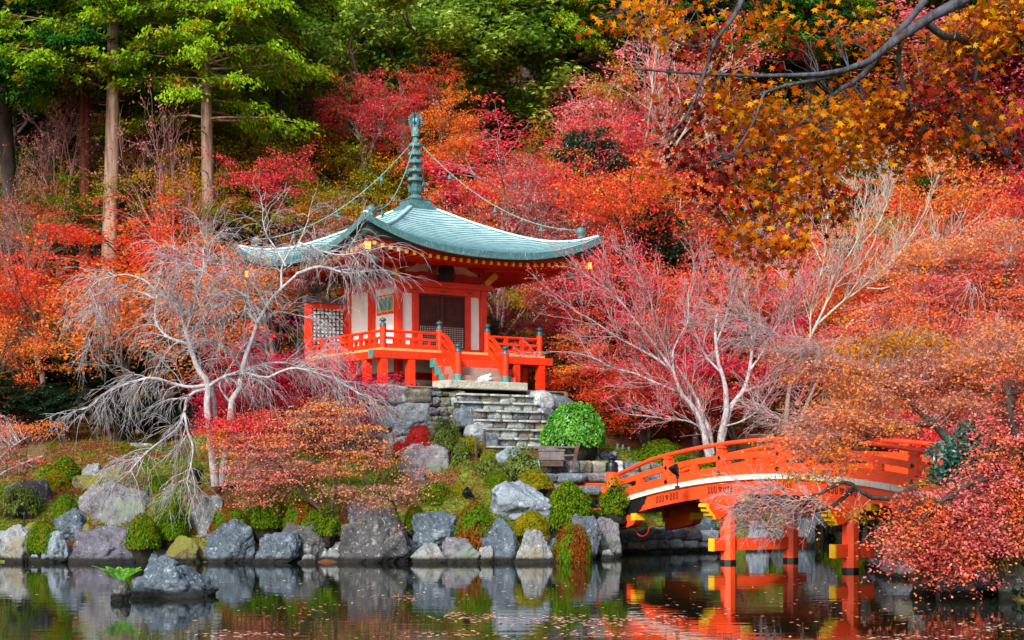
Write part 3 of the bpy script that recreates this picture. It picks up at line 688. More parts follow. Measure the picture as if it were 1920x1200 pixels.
def fitstone(cx, cy, cz, w, d, h, seed, p=5, n=7, rough=.5):
    rs = np.random.RandomState(seed); D, Q = CS[n]
    r = (np.abs(D)**p).sum(1)**(-1/p); V = D*r[:, None]
    V = V*(1+rough*.22*fbm(V*1.1+seed*2.3, 2)+rough*.09*fbm(V*3+seed, 2))[:, None]
    a = rs.uniform(-.12, .12); V = np.stack([V[:, 0]*math.cos(a)-V[:, 2]*math.sin(a), V[:, 1], V[:, 0]*math.sin(a)+V[:, 2]*math.cos(a)], 1)
    return V*np.array([w, d, h])/2+np.array([cx, cy, cz]), Q
stonemix = {'w': rockmat('wall_stone_pale', '4a545c', '98a2a8', 'c8d0d2'), 'b': rockmat('wall_stone_blue', '283038', '586470', '98a2aa'), 'g': rockmat('wall_stone_brown', '34322c', '6c6a60', 'a09c90', moss=.6), 'p': rockmat('wall_stone_plum', '302c30', '646066', '94949a', moss=.3)}
SM = list(stonemix.values()); recess_shade = paint('dark_recess_shade', '1c1d0c', '0d0c08', .95, 4)  # near-black fill paints the recess shadow between wall stones and under steps
def onplane(px, py, o):                               # photo point on the hall's plane y = -o, in hall coordinates
    x = 0
    for _ in range(8):
        Yd = 62-o*.824+x*.566; s = F/Yd; x = ((px-CX)*Yd/F+3.62-o*.566)/.824
    return x, EYE-(py-HY)/s-TZ
M['lit_edge_stone'] = rockmat('pale_lit_edge_stone', '70766e', 'a4a89e', 'c8cac0')  # pale tone stands for light caught along the step edges
wl = MB()
wl.box(-5.0, 3.7, -4.35, 4.2, -2.6, -.14, 4)
def wallstone(px0, px1, py0, py1, o, k, seed, d=.7, n=12):
    x0, z1 = onplane(px0, py0, o); x1, z0 = onplane(px1, py1, o)
    V, Q = fitstone((x0+x1)/2, -o+d*.3, (z0+z1)/2, (x1-x0)*1.06, d, (z1-z0)*1.08, seed, n=n, rough=.7); wl.add(V, [Q], k)
for i, (a, b_, c, d_, k) in enumerate([(686, 762, 722, 758, 0), (758, 806, 729, 757, 2), (688, 748, 757, 801, 0), (742, 800, 752, 792, 0), (728, 772, 786, 818, 0), (686, 730, 799, 838, 1), (728, 775, 815, 850, 0), (772, 800, 790, 820, 1), (686, 730, 838, 860, 2),
        (640, 690, 728, 760, 1), (640, 690, 758, 800, 0), (636, 690, 798, 850, 1)]):
    wallstone(a, b_, c, d_, 4.75, k, 60+i)
rs = np.random.RandomState(21); yy = 733
while yy < 850:
    hh = rs.uniform(11, 19); xx = 800+rs.uniform(-6, 4)
    while xx < 866+(yy-733)*.5:
        ww = rs.uniform(10, 22)
        wallstone(xx, xx+ww, yy+rs.uniform(-2, 2), yy+hh+rs.uniform(-2, 2), 4.72+(yy-733)*.002, rs.choice([0, 1, 2, 3, 2]), int(xx*7+yy), .5, 7); xx += ww
    yy += hh
for i, (a, b_, c, d_, k) in enumerate([(862, 906, 765, 802, 1), (884, 912, 798, 820, 0), (900, 930, 815, 840, 1), (1003, 1036, 733, 768, 0), (1008, 1040, 765, 800, 1), (1015, 1050, 798, 835, 2), (1040, 1075, 745, 790, 1), (1040, 1080, 788, 838, 0)]):
    wallstone(a, b_, c, d_, [5.5, 6.2, 6.7, 5.1, 5.5, 6.2, 4.6, 4.9][i], k, 90+i)
x = -4.9
while x < 3.6:                                        # stones round the hidden sides
    for z in (-.4, -.95, -1.5, -2.1):
        V, Q = fitstone(x, 4.2, z, .75, .5, .6, int(x*31+z*7) % 997, n=5); wl.add(V, [Q], int(abs(x*3+z*5)) % 4)
    x += .7
y = -4.0
while y < 4.3:
    for z in (-.4, -.95, -1.5, -2.1):
        for sx in (-5.0, 3.75): V, Q = fitstone(sx, y, z, .5, .75, .6, int(y*31+z*7+sx) % 997, n=5); wl.add(V, [Q], int(abs(y*3+z*5)) % 4)
    y += .7
o = wl.build('stone_platform', SM+[recess_shade], None, smooth=True); o.location = T.location; o.rotation_euler = T.rotation_euler
tag(o, 'retaining wall of irregular grey and blue stones carrying the temple hall', 'stone wall')
o = MB().box(-4.9, 3.6, -4.3, 4.1, -.16, -.1).build('gravel_top', paint('grey_gravel', '8c8880', '6c6860', .9, 6), o)
# flight of stone steps
S = empty('stone_stair', tloc(0, 0, 0), TH); tag(S, 'flight of rough stone steps climbing to the temple hall platform', 'stairs')
rows = [(862, 1006, 737), (866, 1010, 752), (892, 1016, 768), (900, 1026, 786), (904, 1038, 803), (912, 1054, 820), (920, 1072, 836), (935, 1086, 852)]
rs = np.random.RandomState(4)
for i, (a, b_, yt) in enumerate(rows):
    o_ = 5.0+.33*i; x0, z1 = onplane(a, yt, o_); x1, _ = onplane(b_, yt, o_); st = MB(); st.box(x0, x1, -o_+.1, -o_+.9, z1-.6, z1-.05, 4); x = x0
    while x < x1-.1:
        w_ = min(rs.uniform(.38, .9), x1-x)
        V, Q = fitstone(x+w_/2, -o_+.29, z1-.19, w_*1.0, .62, .26, int(rs.randint(9999)), p=8, rough=.22); st.add(V, [Q], int(rs.choice([0, 1, 2, 3, 1, 0]))); x += w_
    x = x0-.04                                        # added thin slabs, pale so that the step edges look lit
    while x < x1:
        w_ = min(rs.uniform(.6, 1.3), x1+.04-x)
        V, Q = fitstone(x+w_/2, -o_+.27, z1-.035, w_*1.01, .74, .085, int(rs.randint(9999)), p=9, rough=.12); st.add(V, [Q], 5); x += w_
    st.build('step', SM+[recess_shade, M['lit_edge_stone']], S, smooth=True)
# path and its kerb stones between stair and bridge
def stonerow(name, pts, hgt, dep, label, seed, wmin=.35, wmax=.8, cat='kerb stones', extra=0):
    """pts: (px, ytop, Y) along the row"""
    q = np.array([P(*p) for p in pts]); L_ = np.concatenate([[0], np.cumsum(np.linalg.norm(np.diff(q, axis=0), axis=1))]); rs = np.random.RandomState(seed); b = MB(); s = 0
    while s < L_[-1]-.05:
        w_ = min(rs.uniform(wmin, wmax), L_[-1]-s); c = np.array([np.interp(s+w_/2, L_, q[:, k]) for k in range(3)])
        for r_ in range(extra+1):
            V, Q = fitstone(c[0]+(rs.uniform(-.1, .1) if r_ else 0), c[1], c[2]-hgt/2-r_*hgt*.95, w_*1.04, dep, hgt*1.05, int(rs.randint(9999)), p=6, rough=.45); b.add(V, [Q], int(rs.choice([0, 1, 2, 3])))
        s += w_
    o = b.build(name, SM, None, smooth=True); tag(o, label, cat); return o
stonerow('kerb_stones', [(1000, 862, 55), (1060, 864, 55), (1135, 864, 55.5), (1240, 868, 57)], .42, .5, 'row of squared kerb stones below the grey offering box', 3)
stonerow('kerb_stones', [(990, 888, 53.6), (1060, 888, 53.6), (1180, 886, 54.5), (1260, 888, 55.5)], .3, .7, 'lower row of long flat stones along the path to the bridge', 5, .8, 1.4)
stonerow('kerb_stones', [(1085, 912, 52.6), (1180, 908, 54)], .3, .6, 'short row of dark stones between the small newel and the bridge', 8, .5, .9)
stonerow('stone_embankment', [(1155, 1000, 53.0), (1215, 990, 53.9), (1270, 990, 54.8), (1330, 995, 55.2), (1360, 1000, 55.6)], .38, .6, 'low embankment of brown and blue boulders in the shade under the bridge', 12, .35, .75, 'stone wall', 2)
stonerow('stone_embankment', [(1640, 1015, 46), (1672, 1010, 43), (1700, 1010, 40)], .5, .8, 'dark stones lining the right bank below the far end of the bridge', 14, .5, .9, 'stone wall', 1)

# ------------------------------------------------------------------ the arched bridge
BR = empty('arched_bridge', (7.4, 45.0, 0), math.atan2(-.85, .527)); tag(BR, 'arched vermilion footbridge with black-capped newels and white deck edge crossing the pond', 'bridge')
def dz(x): return 2.54-((np.asarray(x, float)+.33)/8.27)**2
X0, X1 = -8.45, 7.75; bx_ = np.linspace(X0, X1, 60)
def strip(y0, y1, ztop, zbot, x=bx_, m=0):            # solid that follows the arch
    b = MB(); n = len(x); zt = ztop(x); zb = zbot(x)
    V = np.stack([np.stack([x, np.full(n, y), z], 1) for y, z in ((y0, zb), (y1, zb), (y1, zt), (y0, zt))], 1).reshape(-1, 3)
    k = np.arange(n-1)[:, None]*4; Q = np.concatenate([k+np.array([[a, 4+a, 4+(a+1) % 4, (a+1) % 4]]) for a in range(4)]); e = (n-1)*4
    b.add(V, [Q, [(0, 1, 2, 3), (e+3, e+2, e+1, e)]], m); return b
strip(.02, 2.48, lambda x: dz(x)-.02, lambda x: dz(x)-.14).build('deck', M['bridge'], BR)
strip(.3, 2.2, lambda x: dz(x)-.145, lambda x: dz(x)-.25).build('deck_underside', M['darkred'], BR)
edgem = paint('white_edge_tiles', 'd8d6cc', 'bcbcb4', .6, 3)
for y0, y1 in ((-.10, .018), (2.482, 2.60)):
    b = MB()
    for i in range(44):
        a = X0+.37*i; 
        if a+.36 > X1: break
        q_ = strip(y0, y1, lambda x: dz(x)+.005, lambda x: dz(x)-.14, np.array([a, a+.358])); b.add(q_.V[0], q_.Q)
    b.build('deck_edge', edgem, BR)
for y0, y1 in ((-.03, .25), (2.25, 2.53)):
    g_ = strip(y0, y1, lambda x: dz(x)-.143, lambda x: dz(x)-.56-.0*x).build('girder', M['bridge'], BR)
    s_ = -1 if y0 < 1 else 1; yf = y0 if s_ < 0 else y1
    xa = np.linspace(X0+.0, -6.25, 12)
    for side in (0, 1):                               # black boot at each end with a scalloped edge
        xx = xa if side == 0 else -xa[::-1]-.7
        pts_t = [(x, float(dz(x))-.15) for x in xx]; pts_b = [(x, float(dz(x))-.575) for x in xx]
        if side == 0:
            e_ = [(-6.22, -.22), (-6.32, -.30), (-6.3, -.36), (-6.45, -.42), (-6.5, -.50), (-6.68, -.575)]
            poly = [p for p in pts_t]+[(x, float(dz(x))+d) for x, d in e_]+[p for p in pts_b[::-1] if p[0] < -6.7]
        else:
            poly = pts_t+pts_b[::-1]
        pb = MB().prism(poly, 'y', min(yf, yf+s_*.02), max(yf, yf+s_*.02)); pb.build('black_boot', M['black'], g_)
    if s_ < 0:
        cv = MB()
        for xc in (-5.2, -2.7, -.2, 2.3, 4.8):        # U-shaped grooves either side of a swirl
            z0 = float(dz(xc))-.34; sl_ = -2*(xc+.33)/8.27**2
            for k in (-3, -2, -1, 1, 2, 3):
                xo = k*.145+(.06 if k > 0 else -.06); zc_ = z0+sl_*xo; w_ = .036
                u = [(xo-w_, .10), (xo-w_, -.07), (xo-w_*.5, -.105), (xo+w_*.5, -.105), (xo+w_, -.07), (xo+w_, .10)]
                for (a, b2) in zip(u[:-1], u[1:]): cv.beam((xc+a[0], yf-.006, zc_+a[1]), (xc+b2[0], yf-.006, zc_+b2[1]), .02, .018, up=(0, 1, 0))
            for k in range(3):
                th = np.linspace(0, 2.6, 9)+k*2.09; rr = np.linspace(.085, .02, 9)
                for j in range(8): cv.beam((xc+rr[j]*math.cos(th[j]), yf-.006, z0+rr[j]*math.sin(th[j])), (xc+rr[j+1]*math.cos(th[j+1]), yf-.006, z0+rr[j+1]*math.sin(th[j+1])), .02, .018, up=(0, 1, 0))
        cv.build('carved_pattern', M['black'], g_)
    # corbels under the girder ends
    for sx in (-1, 1):
        c0 = -7.0 if sx < 0 else 6.5; yy0, yy1 = y0-.02, y1+.02
        zt_ = float(dz(c0))-.565
        poly = [(c0-sx*-1.15 if False else c0+sx*1.3, zt_-.22), (c0+sx*1.3, zt_-.58), (c0+sx*.2, zt_-.42), (c0-sx*.1, zt_-.33), (c0-sx*.22, zt_-.2), (c0-sx*.24, zt_+.02)]
        if sx > 0: poly = poly[::-1]
        cb = MB().prism(poly, 'y', yy0, yy1).build('corbel', M['bridge'], BR)
        MB().prism([(c0-sx*.02, zt_-.2), (c0-sx*.02, zt_+.01), (c0-sx*.26, zt_+.03), (c0-sx*.25, zt_-.19)][::sx], 'y', yy0-.02, yy1+.02).build('yellow_end', M['yellow'], cb)
# railings
PX_ = [-5.36, -2.84, -.32, 2.2, 4.72]
for yr in (.14, 2.36):
    rl = strip(yr-.1, yr+.1, lambda x: dz(x)+.30, lambda x: dz(x)-.015, np.linspace(-8.2, 7.55, 50)).build('rail_board', M['bridge'], BR)
    strip(yr-.06, yr+.06, lambda x: dz(x)+.645, lambda x: dz(x)+.47, np.linspace(-8.2, 7.55, 50)).build('middle_rail', M['bridge'], BR)
    xt = np.linspace(-8.15, 7.5, 60); tp = MB().tube(np.stack([xt, 0*xt+yr, dz(xt)+.95-.12*np.clip((-xt-6.2)/2, 0, 1)-.12*np.clip((xt-5.6)/2, 0, 1)], 1), .066, 10).build('handrail', M['bridge'], BR, smooth=True)
    for i, x in enumerate(PX_):
        z = float(dz(x)); p_ = MB().box(x-.15, x+.15, yr-.09, yr+.09, z+.3, z+.78).box(x-.11, x+.11, yr-.075, yr+.075, z+.78, z+.83).box(x-.15, x+.15, yr-.1, yr+.1, z+.83, z+.90).build('railing_post', M['bridge'], BR, bevel=.01)
        em = MB(); s_ = -1 if yr < 1 else 1
        for zc_, w_ in ((z+.14, .1), (z+.56, .075)):
            ye = yr+s_*.108
            for (ux, uz) in ((0, 1), (1, 0), (0, -1), (-1, 0)):
                em.prism([(x+ux*w_*.5+w_*.42*a, zc_+uz*w_*.5+w_*.42*b2) for a, b2 in ((-1, 0), (0, -1), (1, 0), (0, 1))], 'y', ye-.006, ye+.006)
        em.build('diamond_fitting', M['iron'], p_)
    for a, b2 in zip([-8.2]+PX_, PX_+[7.5]):
        x = (a+b2)/2; z = float(dz(x)); MB().box(x-.16, x+.16, yr-.055, yr+.055, z+.29, z+.5).build('rail_block', M['bridge'], BR)
    for x in (-8.0, 7.4):
        z = float(dz(x)); MB().box(x-.1, x+.1, yr-.055, yr+.055, z+.25, z+.84).build('rail_block', M['bridge'], BR)
    for x in (-8.3, 7.66):
        z = 1.5; o = MB().lathe([(0, z-.35), (.19, z-.35), (.19, z+1.13), (0, z+1.13)], (x, yr, 0), 20).build('newel_post', M['bridge'], BR)
        MB().lathe([(0, 0), (.205, 0), (.21, .02), (.21, .06), (.195, .075), (.195, .15), (.205, .16), (.2, .2), (.19, .22), (.18, .28), (.1, .32), (.085, .35), (.11, .38), (.155, .42), (.155, .46), (.12, .5), (.04, .545), (0, .56)], (x, yr, z+1.13), 20).build('cap', M['iron'], o, smooth=False)
        for ob in (o,): 
            for p in ob.data.polygons: p.use_smooth = len(p.vertices) == 4 and abs(p.normal.z) < .5
# piers
for x in (-2.47, 2.5):
    for y in (.08, 2.42):
        a = np.linspace(0, 2*np.pi, 8, endpoint=False)+np.pi/8; pr = MB().prism([(x+.225*math.cos(t), y+.225*math.sin(t)) for t in a], 'z', -1.2, float(dz(x))-.85); pi_ = pr.build('pillar', M['bridge'], BR)
        MB().prism([(x+.235*math.cos(t), y+.235*math.sin(t)) for t in a], 'z', -.6, .10).build('waterline_band', M['black'], pi_)
    cb = MB().box(x-.11, x+.11, -.5, 2.95, .36, .71).build('cross_brace', M['bridge'], BR, bevel=.008)
    MB().box(x-.115, x+.115, -.55, -.5, .355, .715).build('yellow_end', M['yellow'], cb)
    for y in (.08, 2.42):
        z = float(dz(x)); sl_ = -2*(x+.33)/8.27**2
        def zz(dx, d): return z-.56+sl_*dx*1.0+d-.005
        poly = [(x-1.1, zz(-1.1, 0)), (x-1.08, zz(-1.1, -.1)), (x-.85, zz(-.85, -.2)), (x-.35, zz(-.35, -.34)), (x+.35, zz(.35, -.34)), (x+.62, zz(.62, -.2)), (x+.85, zz(.85, -.19)), (x+.85, zz(.85, 0))]
        bo = MB().prism(poly, 'y', y-.17, y+.17).build('pier_cap', M['bridge'], BR)
        MB().box(x+.76, x+.93, y-.175, y+.175, zz(.85, -.195), zz(.85, -.01)).build('yellow_end', M['yellow'], bo)
    z = float(dz(x))-1.02
    def arm(y0, sg):
        p = [(0, .12), (.55, .12), (.72, .10), (.74, .05), (.66, .0), (.64, -.08), (.56, -.12), (.54, -.2), (.44, -.22), (.42, -.30), (.2, -.30), (0, -.2)]
        return [(y0+sg*a, z+b2+.12) for a, b2 in p]
    am = MB().box(x-.16, x+.16, -.2, 2.7, z-.05, z+.24).build('cross_arm', M['bridge'], BR)
    for y0, sg in ((-.12, -1), (2.62, 1)):
        pl_ = arm(y0, sg); ss_ = MB().prism(pl_ if sg > 0 else pl_[::-1], 'x', x-.15, x+.15).build('scroll_bracket', M['bridge'], BR)
        pe = [(.64, .135), (.74, .13), (.76, .04), (.68, -.01), (.66, -.09), (.58, -.13), (.56, -.21), (.46, -.23), (.44, -.315), (.36, -.315), (.42, -.2), (.52, -.1), (.61, 0)]
        pe = [(y0+sg*a, z+b2+.12) for a, b2 in pe]; MB().prism(pe if sg > 0 else pe[::-1], 'x', x-.155, x+.155).build('yellow_scroll', M['yellow'], ss_)
# red conduit pipes curling under the abutment
cp = MB(); th = np.linspace(0, math.pi, 14)
for cx_, y in ((-6.9, .3), (-4.6, 2.1)):
    z = float(dz(cx_))-1.0; cp.tube(np.stack([cx_-.35*np.cos(th)+.0, 0*th+y, z-.28*np.sin(th)], 1), .022, 6)
cp.build('conduit', M['darkred'], BR, smooth=True)
# wing fence left of the bridge
WF = empty('wing_fence', (3.15, 52.2, 1.3)); tag(WF, 'short low vermilion rail fence with one black-capped newel left of the bridge', 'fence')
a = np.array([0, 0, 0.]); b2 = P(1036, 905, 55.5)-np.array([3.15, 52.2, 1.3]); b2[2] = .35
MB().lathe([(0, -.5), (.155, -.5), (.155, .78), (0, .78)], tuple(b2*np.array([1, 1, 0])+np.array([0, 0, .25])), 18).build('newel_post', M['bridge'], WF)
MB().lathe([(0, 0), (.165, 0), (.17, .05), (.155, .07), (.16, .15), (.145, .22), (.085, .26), (.07, .29), (.1, .32), (.125, .36), (.1, .42), (.03, .455), (0, .46)], tuple(b2*np.array([1, 1, 0])+np.array([0, 0, 1.03])), 18).build('cap', M['iron'], WF)
fe = MB(); 
for z, r_ in ((.92, .05),): fe.tube([a+(0, 0, z), b2*(1, 1, 0)+(0, 0, z)], r_, 8)
for z in (.58, .2): fe.beam(a+(0, 0, z), b2*(1, 1, 0)+(0, 0, z), .09, .16)
for t in (.1, .55): c = b2*np.array([1, 1, 0])*t; fe.box(c[0]-.12, c[0]+.12, c[1]-.06, c[1]+.06, 0, .88)
fe.build('rails', M['bridge'], WF)

# ------------------------------------------------------------------ small things
def spotlight(px, py, Y, aim, label, h=.35, s=1.):
    p = P(px, py, Y); g = G(p[0], p[1]); zb = min(g, p[2]-.1) if abs(g-p[2]) < 1.5 else p[2]-h
    r_ = empty('garden_spotlight', (p[0], p[1], zb)); tag(r_, label, 'spotlight', 'black garden spotlights'); H = p[2]-zb
    MB().lathe([(0, -.05), (.07*s, -.05), (.07*s, .02), (.02, .03), (.02, H-.02), (0, H-.02)], seg=10).build('stand', M['iron'], r_)
    MB().box(-.045*s, .045*s, -.03, .03, H-.12, H).build('bracket', M['iron'], r_)
    d = unit(np.array(aim, float)); t = np.linspace(0, 1, 5); pts = np.array([0, 0, H])+d*(t[:, None]*.34*s-.06)
    b = MB(); b.tube(pts, np.array([.05, .06, .11, .135, .15])*s, 12); b.build('lamp_head', M['iron'], r_, smooth=True)
    c = pts[-2]; b = MB(); b.tube(np.array([c-d*.02, c]), [.12*s, .0], 12); b.tube(np.array([c, c+d*.01]), [.118*s, .118*s], 12); b.build('lens', paint('spot_glass', '5a6a78', '7a8a98', .15), r_)
spotlight(885, 930, 50.4, (-.7, -.3, .55), 'black spotlight standing on the green slope above the round azalea', s=1.0)
spotlight(1270, 890, 47.6, (-.45, -.2, .8), 'black spotlight clamped on the white deck edge of the bridge', s=1.0)
spotlight(372, 898, 50.6, (.0, -.2, .9), 'black spotlight at the foot of the weeping tree', s=1.0)
spotlight(45, 958, 49.8, (-.6, -.3, .4), 'small dark spotlight on the far left slope below the mottled boulder', s=.8)
spotlight(1108, 948, 50.3, (.8, -.5, .2), 'small dark spotlight in the bushes left of the bridge end', s=.8)
def thing1(name, b, mat, label, cat, loc=None, **k):
    o = b.build(name, mat, None, loc, **k); tag(o, label, cat); return o
c = P(1034, 863, 54.6)
b = MB().box(-.42, .42, -.25, .25, 0, .36); r_ = empty('offering_box', tuple(c)); tag(r_, 'weathered grey wooden offering box at the foot of the stone stair', 'box')
b.build('body', M['greywood'], r_, bevel=.01); MB().box(-.45, .45, -.28, .28, .30, .36).box(-.40, .40, -.24, .24, .36, .42).build('lid', M['greywood'], r_, bevel=.01); MB().box(-.38, .38, -.22, .22, -.2, 0).build('base', M['brownwood'], r_)
f_ = empty('pole_fence', tuple(P(1080, 865, 54.2))); tag(f_, 'low brown two-rail pole fence in front of the stone stair', 'fence'); o0 = P(1080, 865, 54.2)
MB().beam((-.12, 0, -.3), (.06, 0, .56), .12, .12).build('post', M['brownwood'], f_); q0 = P(988, 838, 54.6)-o0; MB().beam((q0[0], q0[1], -.2), (q0[0], q0[1], q0[2]+.1), .1, .1).build('post', M['brownwood'], f_)
MB().tube([q0, (.0, 0, .46)], .03, 6).build('rail', M['greywood'], f_); MB().tube([(q0[0]+.6, q0[1], .17), (.0, 0, .2)], .03, 6).build('rail', M['greywood'], f_)
for i, (px, yt, yb, Y, lb) in enumerate([(908, 808, 842, 53.4, 'tall thin brown stake left of the stone steps'), (893, 826, 846, 53.3, 'short brown stake beside the tall one left of the stone steps'), (977, 878, 905, 52.2, 'dark stub of post among the shrubs below the steps'),
        (1158, 832, 860, 59, 'leftmost slender stake in the shade behind the bridge newel'), (1168, 834, 864, 59, 'middle slender stake in the shade behind the bridge newel'), (1179, 838, 868, 58.8, 'rightmost leaning stake in the shade behind the bridge newel')]):
    a = P(px, yt, Y); h = (yb-yt)/F*Y+.3; thing1('stake', MB().lathe([(0, -h), (.05, -h), (.045, 0), (0, .01)], seg=8), M['brownwood'] if i < 3 else M['greywood'], lb, 'stake', tuple(a))
# ------------------------------------------------------------------ leaves and twigs, many at once
def leaves(C, Nn, size, rs, asp=.6, fold=0.):
    """a four-cornered leaf at every centre C, facing Nn"""
    n = len(C); Nn = unit(Nn); a = unit(np.cross(Nn, rs.randn(n, 3))); b = np.cross(Nn, a)
    s = (size*rs.uniform(.7, 1.3, n))[:, None]/2 if np.isscalar(size) else (size[:, None]*rs.uniform(.7, 1.3, (n, 1)))/2
    V = np.stack([C-a*s, C-b*s*asp+Nn*s*fold, C+a*s, C+b*s*asp+Nn*s*fold], 1).reshape(-1, 3)
    return V, np.arange(4*n).reshape(-1, 4)
def star(C, Nn, size, rs, droop=None):
    """five-lobed maple leaves"""
    n = len(C); Nn = unit(Nn); a = unit(np.cross(Nn, rs.randn(n, 3))) if droop is None else unit(droop-Nn*(droop*Nn).sum(1)[:, None]); b = np.cross(Nn, a)
    ang = np.radians([0, 22, 48, 70, 100, 128, 180, -128, -100, -70, -48, -22]); rr = np.array([1, .42, .9, .38, .68, .3, .28, .3, .68, .38, .9, .42])
    s = (size*rs.uniform(.75, 1.25, n))[:, None, None]/2*1.15
    cup = rs.uniform(-.25, .25, n)[:, None, None]
    V = C[:, None]+s*rr[None, :, None]*(a[:, None]*np.cos(ang)[None, :, None]+b[:, None]*np.sin(ang)[None, :, None])+Nn[:, None]*s*cup*(rr[None, :, None]**2)
    V = np.concatenate([C[:, None], V], 1).reshape(-1, 3); k = (np.arange(n)*13)[:, None, None]; j = np.arange(12)
    T_ = k+np.stack([0*j, 1+j, 1+(j+1) % 12], 1)[None]
    return V, T_.reshape(-1, 3)
def rot_about(D, ang, rs, flat=1.):
    """directions turned away from D by ang, at a random azimuth"""
    n = len(D); p = unit(np.cross(D, rs.randn(n, 3))); p[:, 2] *= flat; p = unit(p-D*(p*D).sum(1)[:, None])
    return unit(D*np.cos(ang)[:, None]+p*np.sin(ang)[:, None])
def grow(P0, D, L, R0, k, rs, wig=.12, trop=(0, 0, 0), tip=.35):
    m = len(P0); pts = np.zeros((m, k, 3)); pts[:, 0] = P0; d = D.copy()
    for i in range(1, k):
        d = unit(d+rs.randn(m, 3)*wig+np.array(trop)*1.0); pts[:, i] = pts[:, i-1]+d*(L/(k-1))[:, None]
    rad = R0[:, None]*np.linspace(1, tip, k)[None]
    return pts, rad
def spawn(pts, rad, n, rs, t0=.35, ang=(.5, .9), rl=.6, flat=1., length=None):
    m, k, _ = pts.shape; t = rs.uniform(t0, 1., (m, n)); t[:, 0] = 1.0
    f = t*(k-1); i = np.minimum(f.astype(int), k-2); u = (f-i)[..., None]; ar = np.arange(m)[:, None]
    p = pts[ar, i]*(1-u)+pts[ar, i+1]*u; d = unit(pts[ar, i+1]-pts[ar, i]); r = rad[ar, i]*rl
    p = p.reshape(-1, 3); d = d.reshape(-1, 3); a = rs.uniform(ang[0], ang[1], len(d)); a[::n] *= .35
    return p, rot_about(d, a, rs, flat), r.ravel(), t.ravel()

